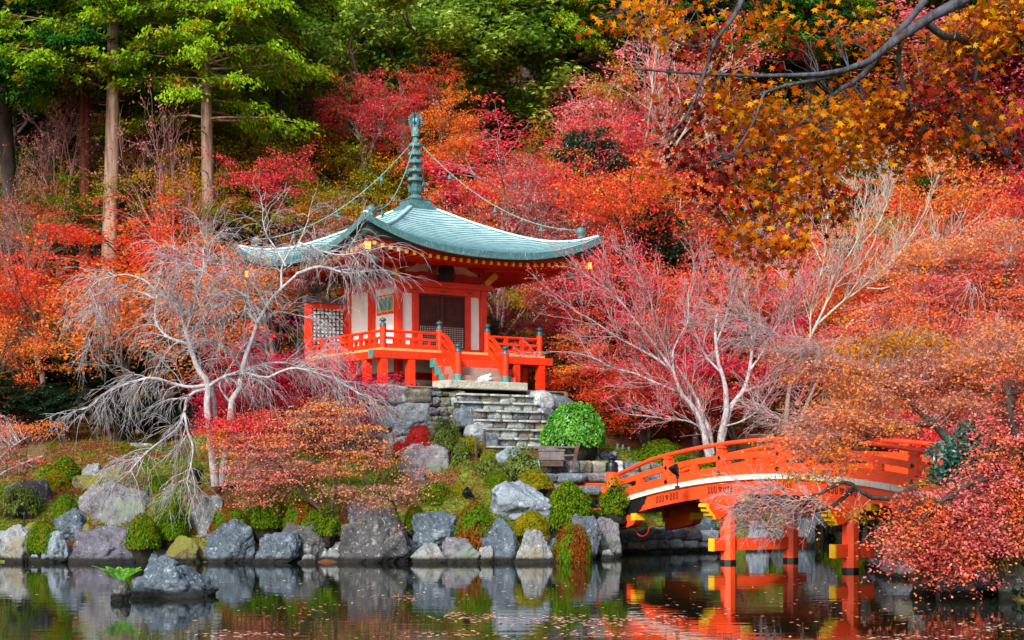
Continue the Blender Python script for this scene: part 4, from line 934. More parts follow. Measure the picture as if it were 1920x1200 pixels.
def tree_mesh(kind, seed):
    """returns (bark verts, quads), (leaf verts, quads) of a tree about 1 m wide units in metres, base at the origin"""
    rs = np.random.RandomState(seed)
    bV, bQ, n0 = [], [], 0
    def addt(p, r, s=5):
        nonlocal n0
        V, Q = tubes(p, r, s); bV.append(V); bQ.append(Q+n0); n0 += len(V)
    if kind in ('maple', 'maplesparse', 'mapledense'):
        ns = rs.randint(1, 4); P0 = rs.randn(ns, 3)*[.12, .12, 0]; D = unit(np.stack([rs.randn(ns)*.28, rs.randn(ns)*.28, np.ones(ns)], 1))
        p, r = grow(P0, D, rs.uniform(2.6, 3.6, ns), rs.uniform(.10, .16, ns), 7, rs, .16, (0, 0, .05), .6); addt(p, r, 7)
        q, d, rr, t = spawn(p, r, 6, rs, .45, (.5, 1.0), .75); p1, r1 = grow(q, unit(d+[0, 0, .15]), rs.uniform(1.6, 2.9, len(q)), rr*.8, 6, rs, .16, (0, 0, .02), .4); addt(p1, r1, 5)
        q, d, rr, t = spawn(p1, r1, 6, rs, .3, (.4, .95), .7, .5); p2, r2 = grow(q, unit(d*[1, 1, .6]), rs.uniform(.9, 1.7, len(q)), rr*.75, 5, rs, .18, (0, 0, -.03), .4); addt(p2, r2, 4)
        q, d, rr, t = spawn(p2, r2, 4, rs, .3, (.4, .9), .7, .4); p3, r3 = grow(q, unit(d*[1, 1, .45]), rs.uniform(.45, .9, len(q)), np.maximum(rr*.7, .007), 4, rs, .2, (0, 0, -.05), .5); addt(p3, r3, 3)
        per = {'maple': 26, 'maplesparse': 9, 'mapledense': 33}[kind]; m = len(p3)
        i = np.repeat(np.arange(m), per); u = rs.uniform(.1, 1.15, len(i)); c = p3[i, 0]+(p3[i, -1]-p3[i, 0])*u[:, None]
        off = rs.randn(len(i), 3)*[.26, .26, .045]; c = c+off; c[:, 2] -= (off[:, 0]**2+off[:, 1]**2)*.45
        nn = rs.randn(len(i), 3)*.55+[0, 0, 1.]; lf = leaves(c, nn, .115 if kind != 'maplesparse' else .11, rs, .62, .15)
    elif kind == 'bare':
        ns = rs.randint(1, 3); P0 = rs.randn(ns, 3)*[.1, .1, 0]; D = unit(np.stack([rs.randn(ns)*.22, rs.randn(ns)*.22, np.ones(ns)], 1))
        p, r = grow(P0, D, rs.uniform(2.2, 3., ns), rs.uniform(.08, .12, ns), 7, rs, .14, (0, 0, .05), .6); addt(p, r, 6)
        q, d, rr, t = spawn(p, r, 6, rs, .35, (.3, .75), .75); p1, r1 = grow(q, d, rs.uniform(1.8, 3, len(q)), rr*.8, 7, rs, .13, (0, 0, .06), .4); addt(p1, r1, 5)
        q, d, rr, t = spawn(p1, r1, 5, rs, .25, (.3, .8), .7); p2, r2 = grow(q, d, rs.uniform(.9, 1.7, len(q)), rr*.7, 6, rs, .15, (0, 0, .06), .4); addt(p2, r2, 4)
        q, d, rr, t = spawn(p2, r2, 5, rs, .2, (.3, .8), .7); p3, r3 = grow(q, d, rs.uniform(.4, .9, len(q)), np.maximum(rr*.6, .0065), 4, rs, .2, (0, 0, .05), .6); addt(p3, r3, 3)
        q, d, rr, t = spawn(p3, r3, 3, rs, .2, (.3, .8), .8); p4, r4 = grow(q, d, rs.uniform(.2, .45, len(q)), np.full(len(q), .005), 3, rs, .1, (0, 0, .03), .7); addt(p4, r4, 3)
        m = len(p4); i = rs.choice(m, m*2); c = p4[i, -1]+rs.randn(len(i), 3)*.07; lf = leaves(c, rs.randn(len(i), 3), .08, rs)
    elif kind == 'hinoki':                            # cypress: bare pole below, drooping fans above
        H = 20.; p, r = grow(np.zeros((1, 3)), np.array([[0, 0, 1.]]), np.array([H]), np.array([.235]), 14, rs, .012, (0, 0, .1), .15); addt(p, r, 10)
        n = 170; z = H*(.34+.64*rs.rand(n)**.9); a = rs.uniform(0, 2*np.pi, n); L = (1-(z/H-.34)/.68)*2.6+.8; L *= rs.uniform(.7, 1.15, n)
        q = np.stack([0*z, 0*z, z], 1); d = unit(np.stack([np.cos(a), np.sin(a), np.full(n, .12)], 1)); p1, r1 = grow(q, d, L, .045+0*z, 6, rs, .09, (0, 0, -.07), .3); addt(p1, r1, 4)
        ns = 10; zs = rs.uniform(2.5, H*.34, ns); a = rs.uniform(0, 2*np.pi, ns); p9, r9 = grow(np.stack([0*zs, 0*zs, zs], 1), np.stack([np.cos(a), np.sin(a), 0*a], 1), rs.uniform(.2, .7, ns), np.full(ns, .03), 3, rs, .1); addt(p9, r9, 4)
        q, d, rr, t = spawn(p1, r1, 9, rs, .25, (.3, 1.0), .6, .3); p2, r2 = grow(q, unit(d*[1, 1, .4]), rs.uniform(.35, .8, len(q)), np.full(len(q), .012), 4, rs, .1, (0, 0, -.22), .5)
        m = len(p2); i = np.repeat(np.arange(m), 46); u = rs.uniform(.0, 1.1, len(i)); c = p2[i, 0]+(p2[i, -1]-p2[i, 0])*u[:, None]+rs.randn(len(i), 3)*[.12, .12, .07]
        hd = unit((p2[i, -1]-p2[i, 0])); nn = rs.randn(len(i), 3)*.4+[0, 0, .8]+hd*.5
        # narrow drooping scale fans
        n_ = len(c); ax = unit(hd+rs.randn(n_, 3)*.5+[0, 0, -.5]); nn = unit(nn-ax*(nn*ax).sum(1)[:, None]); b = np.cross(nn, ax); s = rs.uniform(.055, .11, n_)[:, None]
        V = np.stack([c-ax*s*.9, c-b*s*.4+ax*s*.1, c+ax*s*.9, c+b*s*.4+ax*s*.1], 1).reshape(-1, 3); lf = (V, np.arange(4*n_).reshape(-1, 4))
    elif kind in ('broad', 'broaddark'):
        p, r = grow(np.zeros((1, 3)), np.array([[.05, 0, 1.]]), np.array([5.5]), np.array([.3]), 8, rs, .06, (0, 0, .05), .5); addt(p, r, 8)
        q, d, rr, t = spawn(p, r, 12, rs, .4, (.4, 1.0), .8); p1, r1 = grow(q, d, rs.uniform(2., 3.6, len(q)), rr*.6, 7, rs, .13, (0, 0, .05), .4); addt(p1, r1, 5)
        q, d, rr, t = spawn(p1, r1, 8, rs, .3, (.4, 1.0), .7); p2, r2 = grow(q, d, rs.uniform(.8, 1.6, len(q)), rr*.7, 5, rs, .15, (0, 0, .05), .4); addt(p2, r2, 4)
        q, d, rr, t = spawn(p2, r2, 4, rs, .3, (.4, 1.0), .7); m = len(q); q = q+d*.3
        i = np.repeat(np.arange(m), 64); off = unit(rs.randn(len(i), 3))*(.42*rs.rand(len(i), 1)**.4); c = q[i]+off*[1, 1, .75]; nn = off+rs.randn(len(i), 3)*.15+[0, 0, .25]; lf = leaves(c, nn, .16, rs, .55, .15)
    bV = np.concatenate(bV); bQ = np.concatenate(bQ)
    # put the crown's middle over the root and record its size
    lv = lf[0] if kind != 'bare' else bV
    lo_, hi_ = np.percentile(lv, 2, axis=0), np.percentile(lv, 98, axis=0)
    return bV, bQ, lf, float(hi_[0]-lo_[0]), float(hi_[2]), (lo_+hi_)/2
PROTO = {}
def proto(kind, i):
    k = (kind, i)
    if k not in PROTO:
        bV, bQ, lf, W, H, cx = tree_mesh(kind, 100+i*13+len(kind))
        d0 = M['bark']
        PROTO[k] = (mesh('trunk', bV, [bQ], [d0], smooth=True), mesh('crown', lf[0], [lf[1]], [M['lf_red']]), W, H, cx)
    return PROTO[k]
M['bark'] = barkmat('grey_brown_bark', '3c322c', '7c7066')
M['bark_pale'] = barkmat('pale_grey_bark', '767478', 'b4b2b8', 9, (1, 1, .5))
M['bark_white'] = barkmat('whitish_bark', '8c867c', 'bcb6aa', 9, (1, 1, .5))
M['bark_pink'] = barkmat('pinkish_twig_bark', '6c4846', '96706c', 9)
M['twig_mauve'] = barkmat('mauve_twigs', '7c6468', 'b09a9c', 9)
M['bark_dark'] = barkmat('dark_bark', '1c1614', '453a36')
M['bark_cedar'] = barkmat('greyish_cypress_bark', '5c4438', '9c8474', 9, (1, 1, .08))
M['bark_red'] = barkmat('reddish_cypress_bark', '4a1c14', '7a3a2a', 9, (1, 1, .08))
LM = {
 'red': leafmat('lf_red', ['c82010', 'f04830', 'ff6850', 'e03018', 'f07850'], patch=['f07828', 'e85830', 'ff9850', 'd8a038'], pcut=.56),
 'redorange': leafmat('lf_redorange', ['e84020', 'ff6840', 'f05838', 'ff8858', 'e87048'], patch=['f09030', 'e87828', 'ffb050', 'c8a030'], pcut=.52),
 'crimson': leafmat('lf_crimson', ['c81028', 'f03848', 'ff6070', 'd82840', 'f07888'], patch=['e84038', 'ff6850', 'f08860'], pcut=.58),
 'magenta': leafmat('lf_magenta', ['c01038', 'f02858', 'ff5888', 'd82050', 'f880a0'], patch=['f02840', 'ff5048', 'f06070'], pcut=.56),
 'wine': leafmat('lf_wine', ['700818', 'a81028', 'c01838', '8c0c20'], patch=['b81830', 'd82848'], pcut=.55),
 'pink': leafmat('lf_pink', ['e86070', 'ff98a0', 'e05060', 'ff8088', 'f0b0b0'], patch=['f05050', 'ff7868', 'e89888'], pcut=.55),
 'orange': leafmat('lf_orange', ['e07020', 'ff9838', 'e86028', 'ffb040', 'd88848'], patch=['e85030', 'f07840', 'd8a030'], pcut=.52),
 'gold': leafmat('lf_gold', ['d89810', 'f0b820', 'c88808', 'e8a818'], patch=['b0a018', '98a020'], pcut=.54),
 'olive': leafmat('lf_olive', ['849818', 'a8b428', '6c8414', 'c0bc34'], patch=['e09820', 'd87820', 'e8b428'], pcut=.52),
 'green': leafmat('lf_green', ['3c7014', '5c941c', '2c5c14', '7cac28'], patch=['a89c20', 'c89820', 'c87420'], pcut=.54),
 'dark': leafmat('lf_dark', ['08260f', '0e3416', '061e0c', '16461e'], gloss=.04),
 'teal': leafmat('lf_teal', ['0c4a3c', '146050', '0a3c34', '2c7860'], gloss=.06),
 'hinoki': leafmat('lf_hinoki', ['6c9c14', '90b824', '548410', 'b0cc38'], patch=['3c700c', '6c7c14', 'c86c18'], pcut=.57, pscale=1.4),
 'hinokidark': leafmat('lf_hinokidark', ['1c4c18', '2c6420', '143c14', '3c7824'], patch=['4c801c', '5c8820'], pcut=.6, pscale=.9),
 'olivebroad': leafmat('lf_olivebroad', ['7c9c28', 'a8c444', '5c8418', 'c4d860'], patch=['6c9424', '507c1c'], pcut=.55, pscale=.5, gloss=.03),
 'rust': leafmat('lf_rust', ['a84c28', 'c86838', '8c3c20', 'd88448'], patch=['c8602c', 'd8783c'], pcut=.5),
 'mauve': leafmat('lf_mauve', ['a86068', 'c88088', '8c4c58', 'd89898'], patch=['c86858', 'd87c5c'], pcut=.55),
 'brownpink': leafmat('lf_brownpink', ['a07058', 'c09078', '885848', 'd0a488'], patch=['b06048', 'c87850'], pcut=.5),
}
M['lf_red'] = LM['red']
TREES = []
def tree(kind, i, px, ytop, wpx, Y, col, label, cat='tree', group=None, bark='bark', rz=None, wide_y=1., name=None, zb=None, sz=None):
    """a tree whose crown is wpx photo pixels wide and tops out at row ytop, standing at depth Y"""
    tm, cm, W, H, cx = proto(kind, i); x = (px-CX)/F*Y; g = G(x, Y) if zb is None else zb; top = EYE-(ytop-HY)/F*Y
    rs = np.random.RandomState(int(px*3+ytop*7+Y*11) % 99991)
    sx = wpx/F*Y/W; sz = sz or max((top-g)/H, .12); rz = rs.uniform(0, 6.28) if rz is None else rz
    nm = name or {'maple': 'maple_tree', 'maplesparse': 'maple_tree', 'mapledense': 'maple_tree', 'bare': 'bare_tree', 'hinoki': 'cypress_tree', 'broad': 'evergreen_tree', 'broaddark': 'evergreen_tree'}[kind]
    ox = sx*(cx[0]*math.cos(rz)-cx[1]*wide_y*math.sin(rz)); oy = sx*(cx[0]*math.sin(rz)+cx[1]*wide_y*math.cos(rz))
    lim = 1.15*sx if kind[:5] in ('maple', 'broad') or kind == 'bare' else 9.; dz_ = 0.
    if sz > lim: dz_ = (sz-lim)*H; sz = lim
    o = empty(nm, (x-ox, Y-oy, G(x-ox, Y-oy)-.1), rz); o.scale = (sx, sx*wide_y, sz); tag(o, label, cat, group)
    t = link('trunk', tm, o); c = link('crown', cm, o)
    if kind == 'bare': c.name = 'buds'; c['kind'] = 'stuff'
    if dz_ > 0:                                       # a longer bole carries the same crown higher
        t.location.z = c.location.z = dz_/sz; b_ = link('lower_trunk', mesh('lower_trunk', *[(lambda VQ: VQ[0])(tube1(np.array([[0, 0, 0], [.03, .02, .4*dz_/sz], [0, 0, dz_/sz+.5]]), np.array([.2, .17, .15]), 8)), [tube1(np.array([[0, 0, 0], [.03, .02, .4*dz_/sz], [0, 0, dz_/sz+.5]]), np.array([.2, .17, .15]), 8)[1]]], [M[bark]], smooth=True), o)
    for ob, mt in ((t, M[bark]), (c, LM[col])):
        ob.material_slots[0].link = 'OBJECT'; ob.material_slots[0].material = mt
    return o
# ------------------------------------------------------------------ trees of the hillside, back to front
K = dict(h='hinoki', b='broad', m='maple', d='mapledense', s='maplesparse', t='bare')
forest = [
 ('b', 2, 20, 690, 190, 61, 'dark', 'bark_dark', 'dark evergreen shrub added to deepen the shade at the left edge'),  # dark shrubs added to put the left slope in shade
 ('b', 0, 120, 735, 170, 60, 'dark', 'bark_dark', 'dark evergreen shrub added to deepen the shade above the left mossy mounds'),
 ('b', 1, 280, 740, 150, 60, 'dark', 'bark_dark', 'dark evergreen shrub added to darken the slope behind the drooping left boughs'),
 ('b', 0, 1120, 250, 150, 79, 'dark', 'bark_dark', 'dark evergreen added to darken the gap right of the reddish trunk'),  # dark evergreens added to make shaded gaps between the maples
 ('b', 1, 1250, 350, 150, 74.5, 'dark', 'bark_dark', 'dark evergreen added for a dark gap between the red maples right of the roof tip'),
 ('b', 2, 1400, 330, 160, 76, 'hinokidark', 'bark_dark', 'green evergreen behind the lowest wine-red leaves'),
 ('m', 1, 1180, 180, 180, 81, 'gold', 'bark', 'small golden maple between the pink and crimson ones'),
 ('b', 1, 1140, 560, 120, 66, 'dark', 'bark_dark', 'dark shrubby tree in the gap right of the veranda'),
 ('h', 0, 1230, -330, 300, 88, 'hinokidark', 'bark_dark', 'shaded cypress behind the left part of the golden overhang'),
 ('h', 1, 1380, -300, 300, 90, 'hinoki', 'bark_dark', 'bright green cypress behind the middle of the golden overhang'),
 ('h', 2, 1520, -300, 320, 89, 'hinokidark', 'bark_dark', 'dense dark cypress behind the fork of the overhanging bough'),
 ('h', 0, 1680, -280, 300, 88, 'hinoki', 'bark_red', 'cypress whose reddish stump-like trunk shows at upper right'),
 ('h', 1, 1830, -320, 300, 88, 'hinokidark', 'bark_dark', 'dark cypress over the pink maples at upper right'),
 ('h', 2, 880, -300, 300, 104, 'hinokidark', 'bark_dark', 'far cypress peeping over the rounded olive tree'),
 ('h', 0, 300, -420, 300, 90, 'hinokidark', 'bark_dark', 'deep shaded cypress behind the three tall trunks'),
 ('h', 1, 460, -380, 220, 88, 'hinoki', 'bark_dark', 'sunlit cypress behind the right tall trunk'),
 ('d', 1, 1420, 120, 280, 92, 'gold', 'bark', 'gold and green maple far behind the overhang'),
 ('d', 0, 1600, 120, 300, 91, 'olive', 'bark', 'olive maple far up the slope at upper right'),
 ('d', 2, 1500, 230, 280, 82, 'crimson', 'bark', 'rose crimson maple high behind the middle of the overhang'),
 ('d', 1, 1640, 240, 280, 82, 'redorange', 'bark', 'vermilion maple high behind the grey forked bough'),
 ('d', 0, 1780, 220, 300, 82, 'pink', 'bark', 'pink maple high on the slope at the right'),
 ('d', 2, 1910, 190, 260, 82, 'magenta', 'bark', 'deep pink maple high at the right edge'),
 ('d', 1, 1600, 330, 300, 77, 'crimson', 'bark', 'crimson maple behind the tips of the white branches'),
 ('d', 0, 1450, 390, 300, 73, 'redorange', 'bark', 'coral maple behind the lowest golden leaves'),
 ('d', 2, 1560, 520, 260, 68, 'pink', 'bark', 'dusky rose maple at the foot of the white bare tree'),
 ('d', 1, 1700, 480, 300, 64, 'redorange', 'bark', 'orange maple low behind the right bank trees'),
 ('d', 0, 1850, 440, 320, 62, 'red', 'bark', 'red maple low behind the right bank trees'),
 ('d', 2, 1650, 600, 280, 67, 'orange', 'bark_dark', 'orange maple behind the middle of the bridge'),
 ('d', 1, 1800, 620, 280, 60, 'crimson', 'bark_dark', 'crimson maple behind the right end of the bridge'),
 ('d', 0, 1920, 560, 260, 58, 'redorange', 'bark_dark', 'orange maple behind the right edge foliage'),
 ('d', 2, 370, 290, 240, 82, 'gold', 'bark_dark', 'dim golden green maple between the tall cypress trunks'),
 ('d', 0, 130, 260, 280, 86, 'olive', 'bark_dark', 'dim olive maple behind the bare pink tree at left'),
 ('d', 1, 575, 230, 240, 81, 'olive', 'bark_dark', 'yellow-olive maple in the shade left of the spire'),
 ('d', 2, 680, 180, 240, 88, 'rust', 'bark_dark', 'russet maple beneath the deep green evergreen'),
 ('d', 0, 960, 180, 200, 88, 'green', 'bark_dark', 'dark green maple in the hollow right of the spire'),
 ('d', 1, 1000, 260, 180, 82, 'green', 'bark_dark', 'shaded green maple left of the reddish trunk'),
 # kind, prototype, column, crown top row, crown width, depth, colour, bark, label
 ('h', 0, 195, -520, 330, 74, 'hinoki', 'bark_cedar', 'tall cypress with a pale straight trunk, left of the three at upper left'),
 ('h', 1, 392, -500, 340, 74, 'hinoki', 'bark_cedar', 'tall cypress with a straight purple-grey trunk, right of the three at upper left'),
 ('h', 2, 160, -430, 320, 76, 'hinokidark', 'bark_red', 'dark reddish cypress trunk just left of the pale one at upper left'),
 ('h', 1, 316, -330, 260, 80, 'hinoki', 'bark_cedar', 'slender cypress trunk between the two tall pale ones'),
 ('h', 0, 20, -400, 360, 78, 'hinokidark', 'bark_dark', 'dark shaded cypress filling the top left corner'),
 ('h', 2, 90, -420, 300, 82, 'hinokidark', 'bark_dark', 'second dark cypress from the top left corner'),
 ('h', 0, 535, -430, 210, 80, 'hinoki', 'bark_dark', 'cypress with hanging bright green fans right of the tall trunks'),
 ('h', 1, 610, -330, 200, 96, 'hinokidark', 'bark_dark', 'dark green cypress behind the rounded olive tree on its left side'),
 ('h', 2, 1048, -420, 240, 85, 'hinoki', 'bark_red', 'cypress with a reddish trunk above the pink maples'),
 ('h', 0, 985, -260, 200, 98, 'hinokidark', 'bark_dark', 'dark cypress between the rounded olive tree and the reddish trunk'),
 ('h', 1, 1160, -260, 240, 97, 'hinokidark', 'bark_dark', 'cypress rising right of the reddish trunk'),
 ('h', 2, 1290, -200, 260, 100, 'hinoki', 'bark_dark', 'far cypress behind the golden overhanging leaves'),
 ('h', 0, 1440, -160, 280, 98, 'hinokidark', 'bark_red', 'far dark cypress glimpsed through the overhanging leaves'),
 ('h', 1, 1600, -200, 260, 92, 'hinoki', 'bark_red', 'cypress with a thin brown trunk behind the grey overhanging bough'),
 ('h', 2, 1745, -100, 280, 94, 'hinokidark', 'bark_red', 'dark green cypress at upper right behind the overhanging leaves'),
 ('h', 0, 1900, -140, 280, 96, 'hinokidark', 'bark_dark', 'dark cypress in the top right corner'),
 ('b', 0, 735, -20, 390, 82, 'olivebroad', 'bark', 'large rounded olive-green evergreen above the spire, its left half'),
 ('b', 1, 890, -10, 360, 83, 'olivebroad', 'bark', 'large rounded olive-green evergreen above the spire, its right half'),
 ('b', 2, 690, 10, 210, 93, 'hinokidark', 'bark', 'deep green evergreen left of the large olive-green ones'),
 ('b', 1, 560, -20, 230, 98, 'dark', 'bark_dark', 'dark evergreen behind the hanging cypress fans'),
 ('b', 0, 430, 20, 260, 100, 'teal', 'bark', 'bluish green far tree between the cypress trunks'),
 ('b', 2, 1000, 90, 220, 92, 'dark', 'bark_dark', 'dark evergreen in the gap above the red maples right of the spire'),
 ('b', 0, 1540, 30, 260, 97, 'hinokidark', 'bark', 'mid green far evergreen at top right of centre'),
 ('b', 1, 230, 60, 300, 98, 'dark', 'bark_dark', 'dark evergreen far behind the pale cypress trunk'),
 ('b', 0, 20, 120, 300, 92, 'dark', 'bark_dark', 'dark evergreen at the left edge behind the bare trees'),
 # mixed understorey behind the hall, left of the spire
 ('d', 0, 265, 155, 230, 82, 'wine', 'bark', 'dark crimson maple high between the cypress trunks'),
 ('m', 1, 90, 190, 300, 82, 'green', 'bark_dark', 'shaded green maple behind the bare pink tree at left'),
 ('d', 2, 290, 250, 230, 76, 'gold', 'bark', 'golden yellow maple between the pale cypress trunks'),
 ('d', 1, 460, 190, 260, 84, 'olive', 'bark_dark', 'shaded green maple right of the tall cypress trunks'),
 ('d', 0, 560, 165, 240, 86, 'rust', 'bark', 'rust brown maple below the hanging cypress fans'),
 ('s', 1, 640, 118, 230, 89, 'brownpink', 'bark', 'brownish pink thin-leaved tree upper left of the spire'),
 ('d', 2, 660, 230, 240, 79, 'olive', 'bark_dark', 'olive and orange maple directly left of the spire'),
 ('d', 1, 520, 300, 230, 77, 'olive', 'bark_dark', 'olive maple with orange patches behind the bright red sprays'),
 ('m', 0, 760, 300, 200, 80, 'green', 'bark', 'yellow-green maple behind the spire base'),
 ('d', 0, 430, 300, 210, 79, 'green', 'bark_dark', 'green maple touching the right cypress trunk'),
 ('m', 2, 620, 335, 200, 76, 'olive', 'bark', 'yellow-olive maple behind the left chain'),
 ('d', 1, 200, 345, 200, 77, 'green', 'bark_dark', 'dark green maple at the foot of the pale trunks'),
 ('m', 0, 380, 350, 170, 78, 'olive', 'bark_dark', 'olive maple at the foot of the purple-grey trunk'),
 ('d', 2, 20, 330, 240, 76, 'rust', 'bark_dark', 'rust coloured maple at the left edge above the red ones'),
 ('m', 0, 508, 288, 190, 71, 'crimson', 'bark_dark', 'bright pinkish red spray-like maple above the left end of the roof'),
 ('m', 2, 700, 150, 160, 78, 'crimson', 'bark', 'small bright red maple just upper left of the spire tip'),
 ('d', 1, 820, 190, 180, 80, 'orange', 'bark', 'flame orange maple under the rounded olive tree'),
 ('m', 0, 800, 125, 140, 80, 'red', 'bark', 'scarlet maple tucked under the rounded olive tree'),
 ('d', 2, 545, 385, 240, 71, 'mauve', 'bark', 'dusky pink maple behind the left wing of the roof'),
 ('m', 1, 470, 420, 160, 70, 'redorange', 'bark', 'red-orange maple left of the roof end'),
 # reds right of the spire
 ('d', 0, 885, 218, 250, 77, 'crimson', 'bark_pale', 'bright crimson maple directly right of the spire'),
 ('m', 2, 975, 300, 190, 75, 'crimson', 'bark', 'crimson maple behind the right chain'),
 ('d', 1, 870, 330, 170, 74, 'orange', 'bark_dark', 'orange maple low behind the roof, right of the spire base'),
 ('t', 0, 960, 345, 320, 70, 'pink', 'bark_pink', 'mauve haze of bare twigs right behind the roof'),
 ('s', 1, 1020, 355, 280, 72, 'mauve', 'bark_pink', 'dusky pink thin maple behind the right chain bells'),
 ('d', 2, 1150, 72, 300, 84, 'pink', 'bark_white', 'tall pink-red maple with whitish limbs at upper centre right'),
 ('m', 0, 1290, 110, 280, 82, 'pink', 'bark_white', 'pink-red maple with whitish limbs below the golden overhang'),
 ('d', 1, 1090, 215, 230, 80, 'crimson', 'bark_white', 'crimson maple around the reddish cypress trunk'),
 ('m', 0, 1210, 290, 280, 76, 'redorange', 'bark', 'red-orange maple in the middle of the red slope'),
 ('m', 1, 1340, 270, 260, 77, 'crimson', 'bark_white', 'crimson maple behind the lower golden leaves'),
 ('d', 2, 1080, 330, 250, 73, 'redorange', 'bark', 'red-orange maple above the right tip of the roof'),
 ('m', 1, 1200, 400, 290, 71, 'red', 'bark_dark', 'scarlet maple right of the roof tip'),
 ('d', 0, 1350, 400, 280, 72, 'redorange', 'bark', 'orange-red maple behind the bare pale tree'),
 ('m', 2, 1110, 460, 210, 68, 'crimson', 'bark_dark', 'crimson maple just below the right tip of the roof'),
 ('d', 0, 1480, 330, 280, 75, 'pink', 'bark', 'rose red maple behind the white bare branches'),
 ('m', 1, 1010, 520, 160, 70, 'gold', 'bark', 'yellow maple in the gap under the right eaves'),
 ('d', 2, 945, 570, 100, 67, 'teal', 'bark_dark', 'dark blue-green bush behind the right corner of the hall'),
 ('m', 0, 1050, 570, 220, 66, 'crimson', 'bark', 'crimson maple behind the right railing of the veranda'),
 ('d', 1, 1100, 600, 210, 64, 'redorange', 'bark_dark', 'orange-red maple with a dark leaning trunk right of the platform'),
 ('m', 2, 1250, 500, 260, 67, 'red', 'bark', 'scarlet maple behind the pinkish bare tree'),
 ('d', 0, 1260, 625, 260, 63, 'magenta', 'bark_dark', 'deep pink maple behind the left limbs of the bare tree at the bridge'),
 ('d', 1, 1400, 600, 270, 64, 'magenta', 'bark_dark', 'magenta maple behind the trunks of the bare tree at the bridge'),
 ('m', 2, 1190, 690, 220, 61.5, 'red', 'bark_dark', 'low scarlet and orange maple right of the round green bush'),
 ('m', 0, 1330, 700, 240, 61.5, 'red', 'bark_dark', 'low scarlet maple above the left half of the bridge'),
 ('d', 2, 1500, 640, 200, 66, 'magenta', 'bark_dark', 'magenta maple near the leaning pale trunks'),
 ('m', 1, 1420, 480, 220, 69, 'mauve', 'bark', 'dusky pink maple behind the white bare branches'),
 ('d', 1, 1570, 400, 240, 70, 'redorange', 'bark', 'orange-red maple behind the upper white branches'),
 ('b', 2, 1680, 300, 190, 80, 'hinokidark', 'bark_red', 'mid green evergreen on the right slope among red maples'),
 ('m', 0, 1640, 380, 170, 74, 'olive', 'bark', 'olive tree on the right slope behind the white branches'),
 ('d', 2, 1780, 310, 280, 76, 'redorange', 'bark', 'bright orange-red maple on the upper right slope'),
 ('d', 0, 1890, 300, 250, 74, 'crimson', 'bark', 'crimson maple at the upper right edge'),
 ('m', 1, 1830, 150, 260, 84, 'magenta', 'bark', 'pinkish red maple high at the right behind the overhang'),
 ('d', 1, 1700, 180, 240, 86, 'olive', 'bark', 'olive and gold maple high at the right behind the overhang'),
 ('m', 2, 1460, 200, 240, 86, 'olive', 'bark', 'yellow-green maple high behind the overhang left part'),
 ('d', 1, 1720, 400, 260, 66, 'redorange', 'bark', 'orange-red maple right of the white bare branches'),
 # reds at the left
 ('d', 0, 225, 392, 280, 69, 'red', 'bark_dark', 'scarlet maple below the pale cypress trunk at left'),
 ('d', 1, 360, 415, 210, 69, 'redorange', 'bark_dark', 'orange-red maple below the purple-grey cypress trunk'),
 ('d', 2, 70, 455, 300, 67, 'red', 'bark', 'big scarlet maple at the left with its grey trunk showing below'),
 ('m', 0, 190, 480, 300, 66, 'redorange', 'bark', 'orange-red maple behind the top of the weeping tree'),
 ('m', 1, 5, 560, 170, 61, 'redorange', 'bark_dark', 'low fiery orange maple at the left edge'),
 ('m', 2, 300, 520, 330, 63, 'orange', 'bark', 'orange maple behind the left limbs of the weeping tree'),
 ('m', 0, 460, 500, 260, 63, 'orange', 'bark', 'orange maple behind the right limbs of the weeping tree'),
 ('b', 1, 215, 590, 230, 66, 'dark', 'bark_dark', 'dark green camellia-like tree in the shade at left'),
 ('b', 2, 340, 640, 200, 64, 'dark', 'bark_dark', 'dark green tree in the shade behind the weeping tree'),
 ('b', 0, 470, 560, 180, 66, 'dark', 'bark_dark', 'dark green tree between the weeping tree and the hall'),
 ('b', 1, 80, 670, 140, 67, 'dark', 'bark_dark', 'dark bush-like tree behind the grey trunk at left'),
 ('d', 1, 540, 640, 260, 54.5, 'magenta', 'bark_dark', 'bright magenta maple below the left side of the veranda'),
 ('d', 0, 612, 672, 160, 55, 'magenta', 'bark_dark', 'deep magenta maple at the left corner of the stone platform'),
 ('d', 2, 455, 690, 180, 54, 'magenta', 'bark_dark', 'magenta maple behind the right trunk of the weeping tree'),
 ('t', 0, 125, 170, 210, 76, 'mauve', 'bark_pink', 'bare pinkish tree left of the dark cypress trunk'),
 ('t', 1, 310, 185, 190, 73, 'mauve', 'bark_pink', 'bare pinkish forked tree between the two tall pale trunks'),
 ('t', 2, 40, 330, 240, 71, 'brownpink', 'bark_pink', 'bare brownish tree at the left edge above the red maples'),
 ('t', 1, 1230, 130, 260, 80, 'pink', 'bark_white', 'whitish bare limbs standing among the pink-red maples'),
]
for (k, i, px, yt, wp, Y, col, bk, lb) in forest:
    tree(K[k], i, px, yt, wp, Y, col, lb, bark=bk, wide_y=.85 if k in 'hb' else 1.)

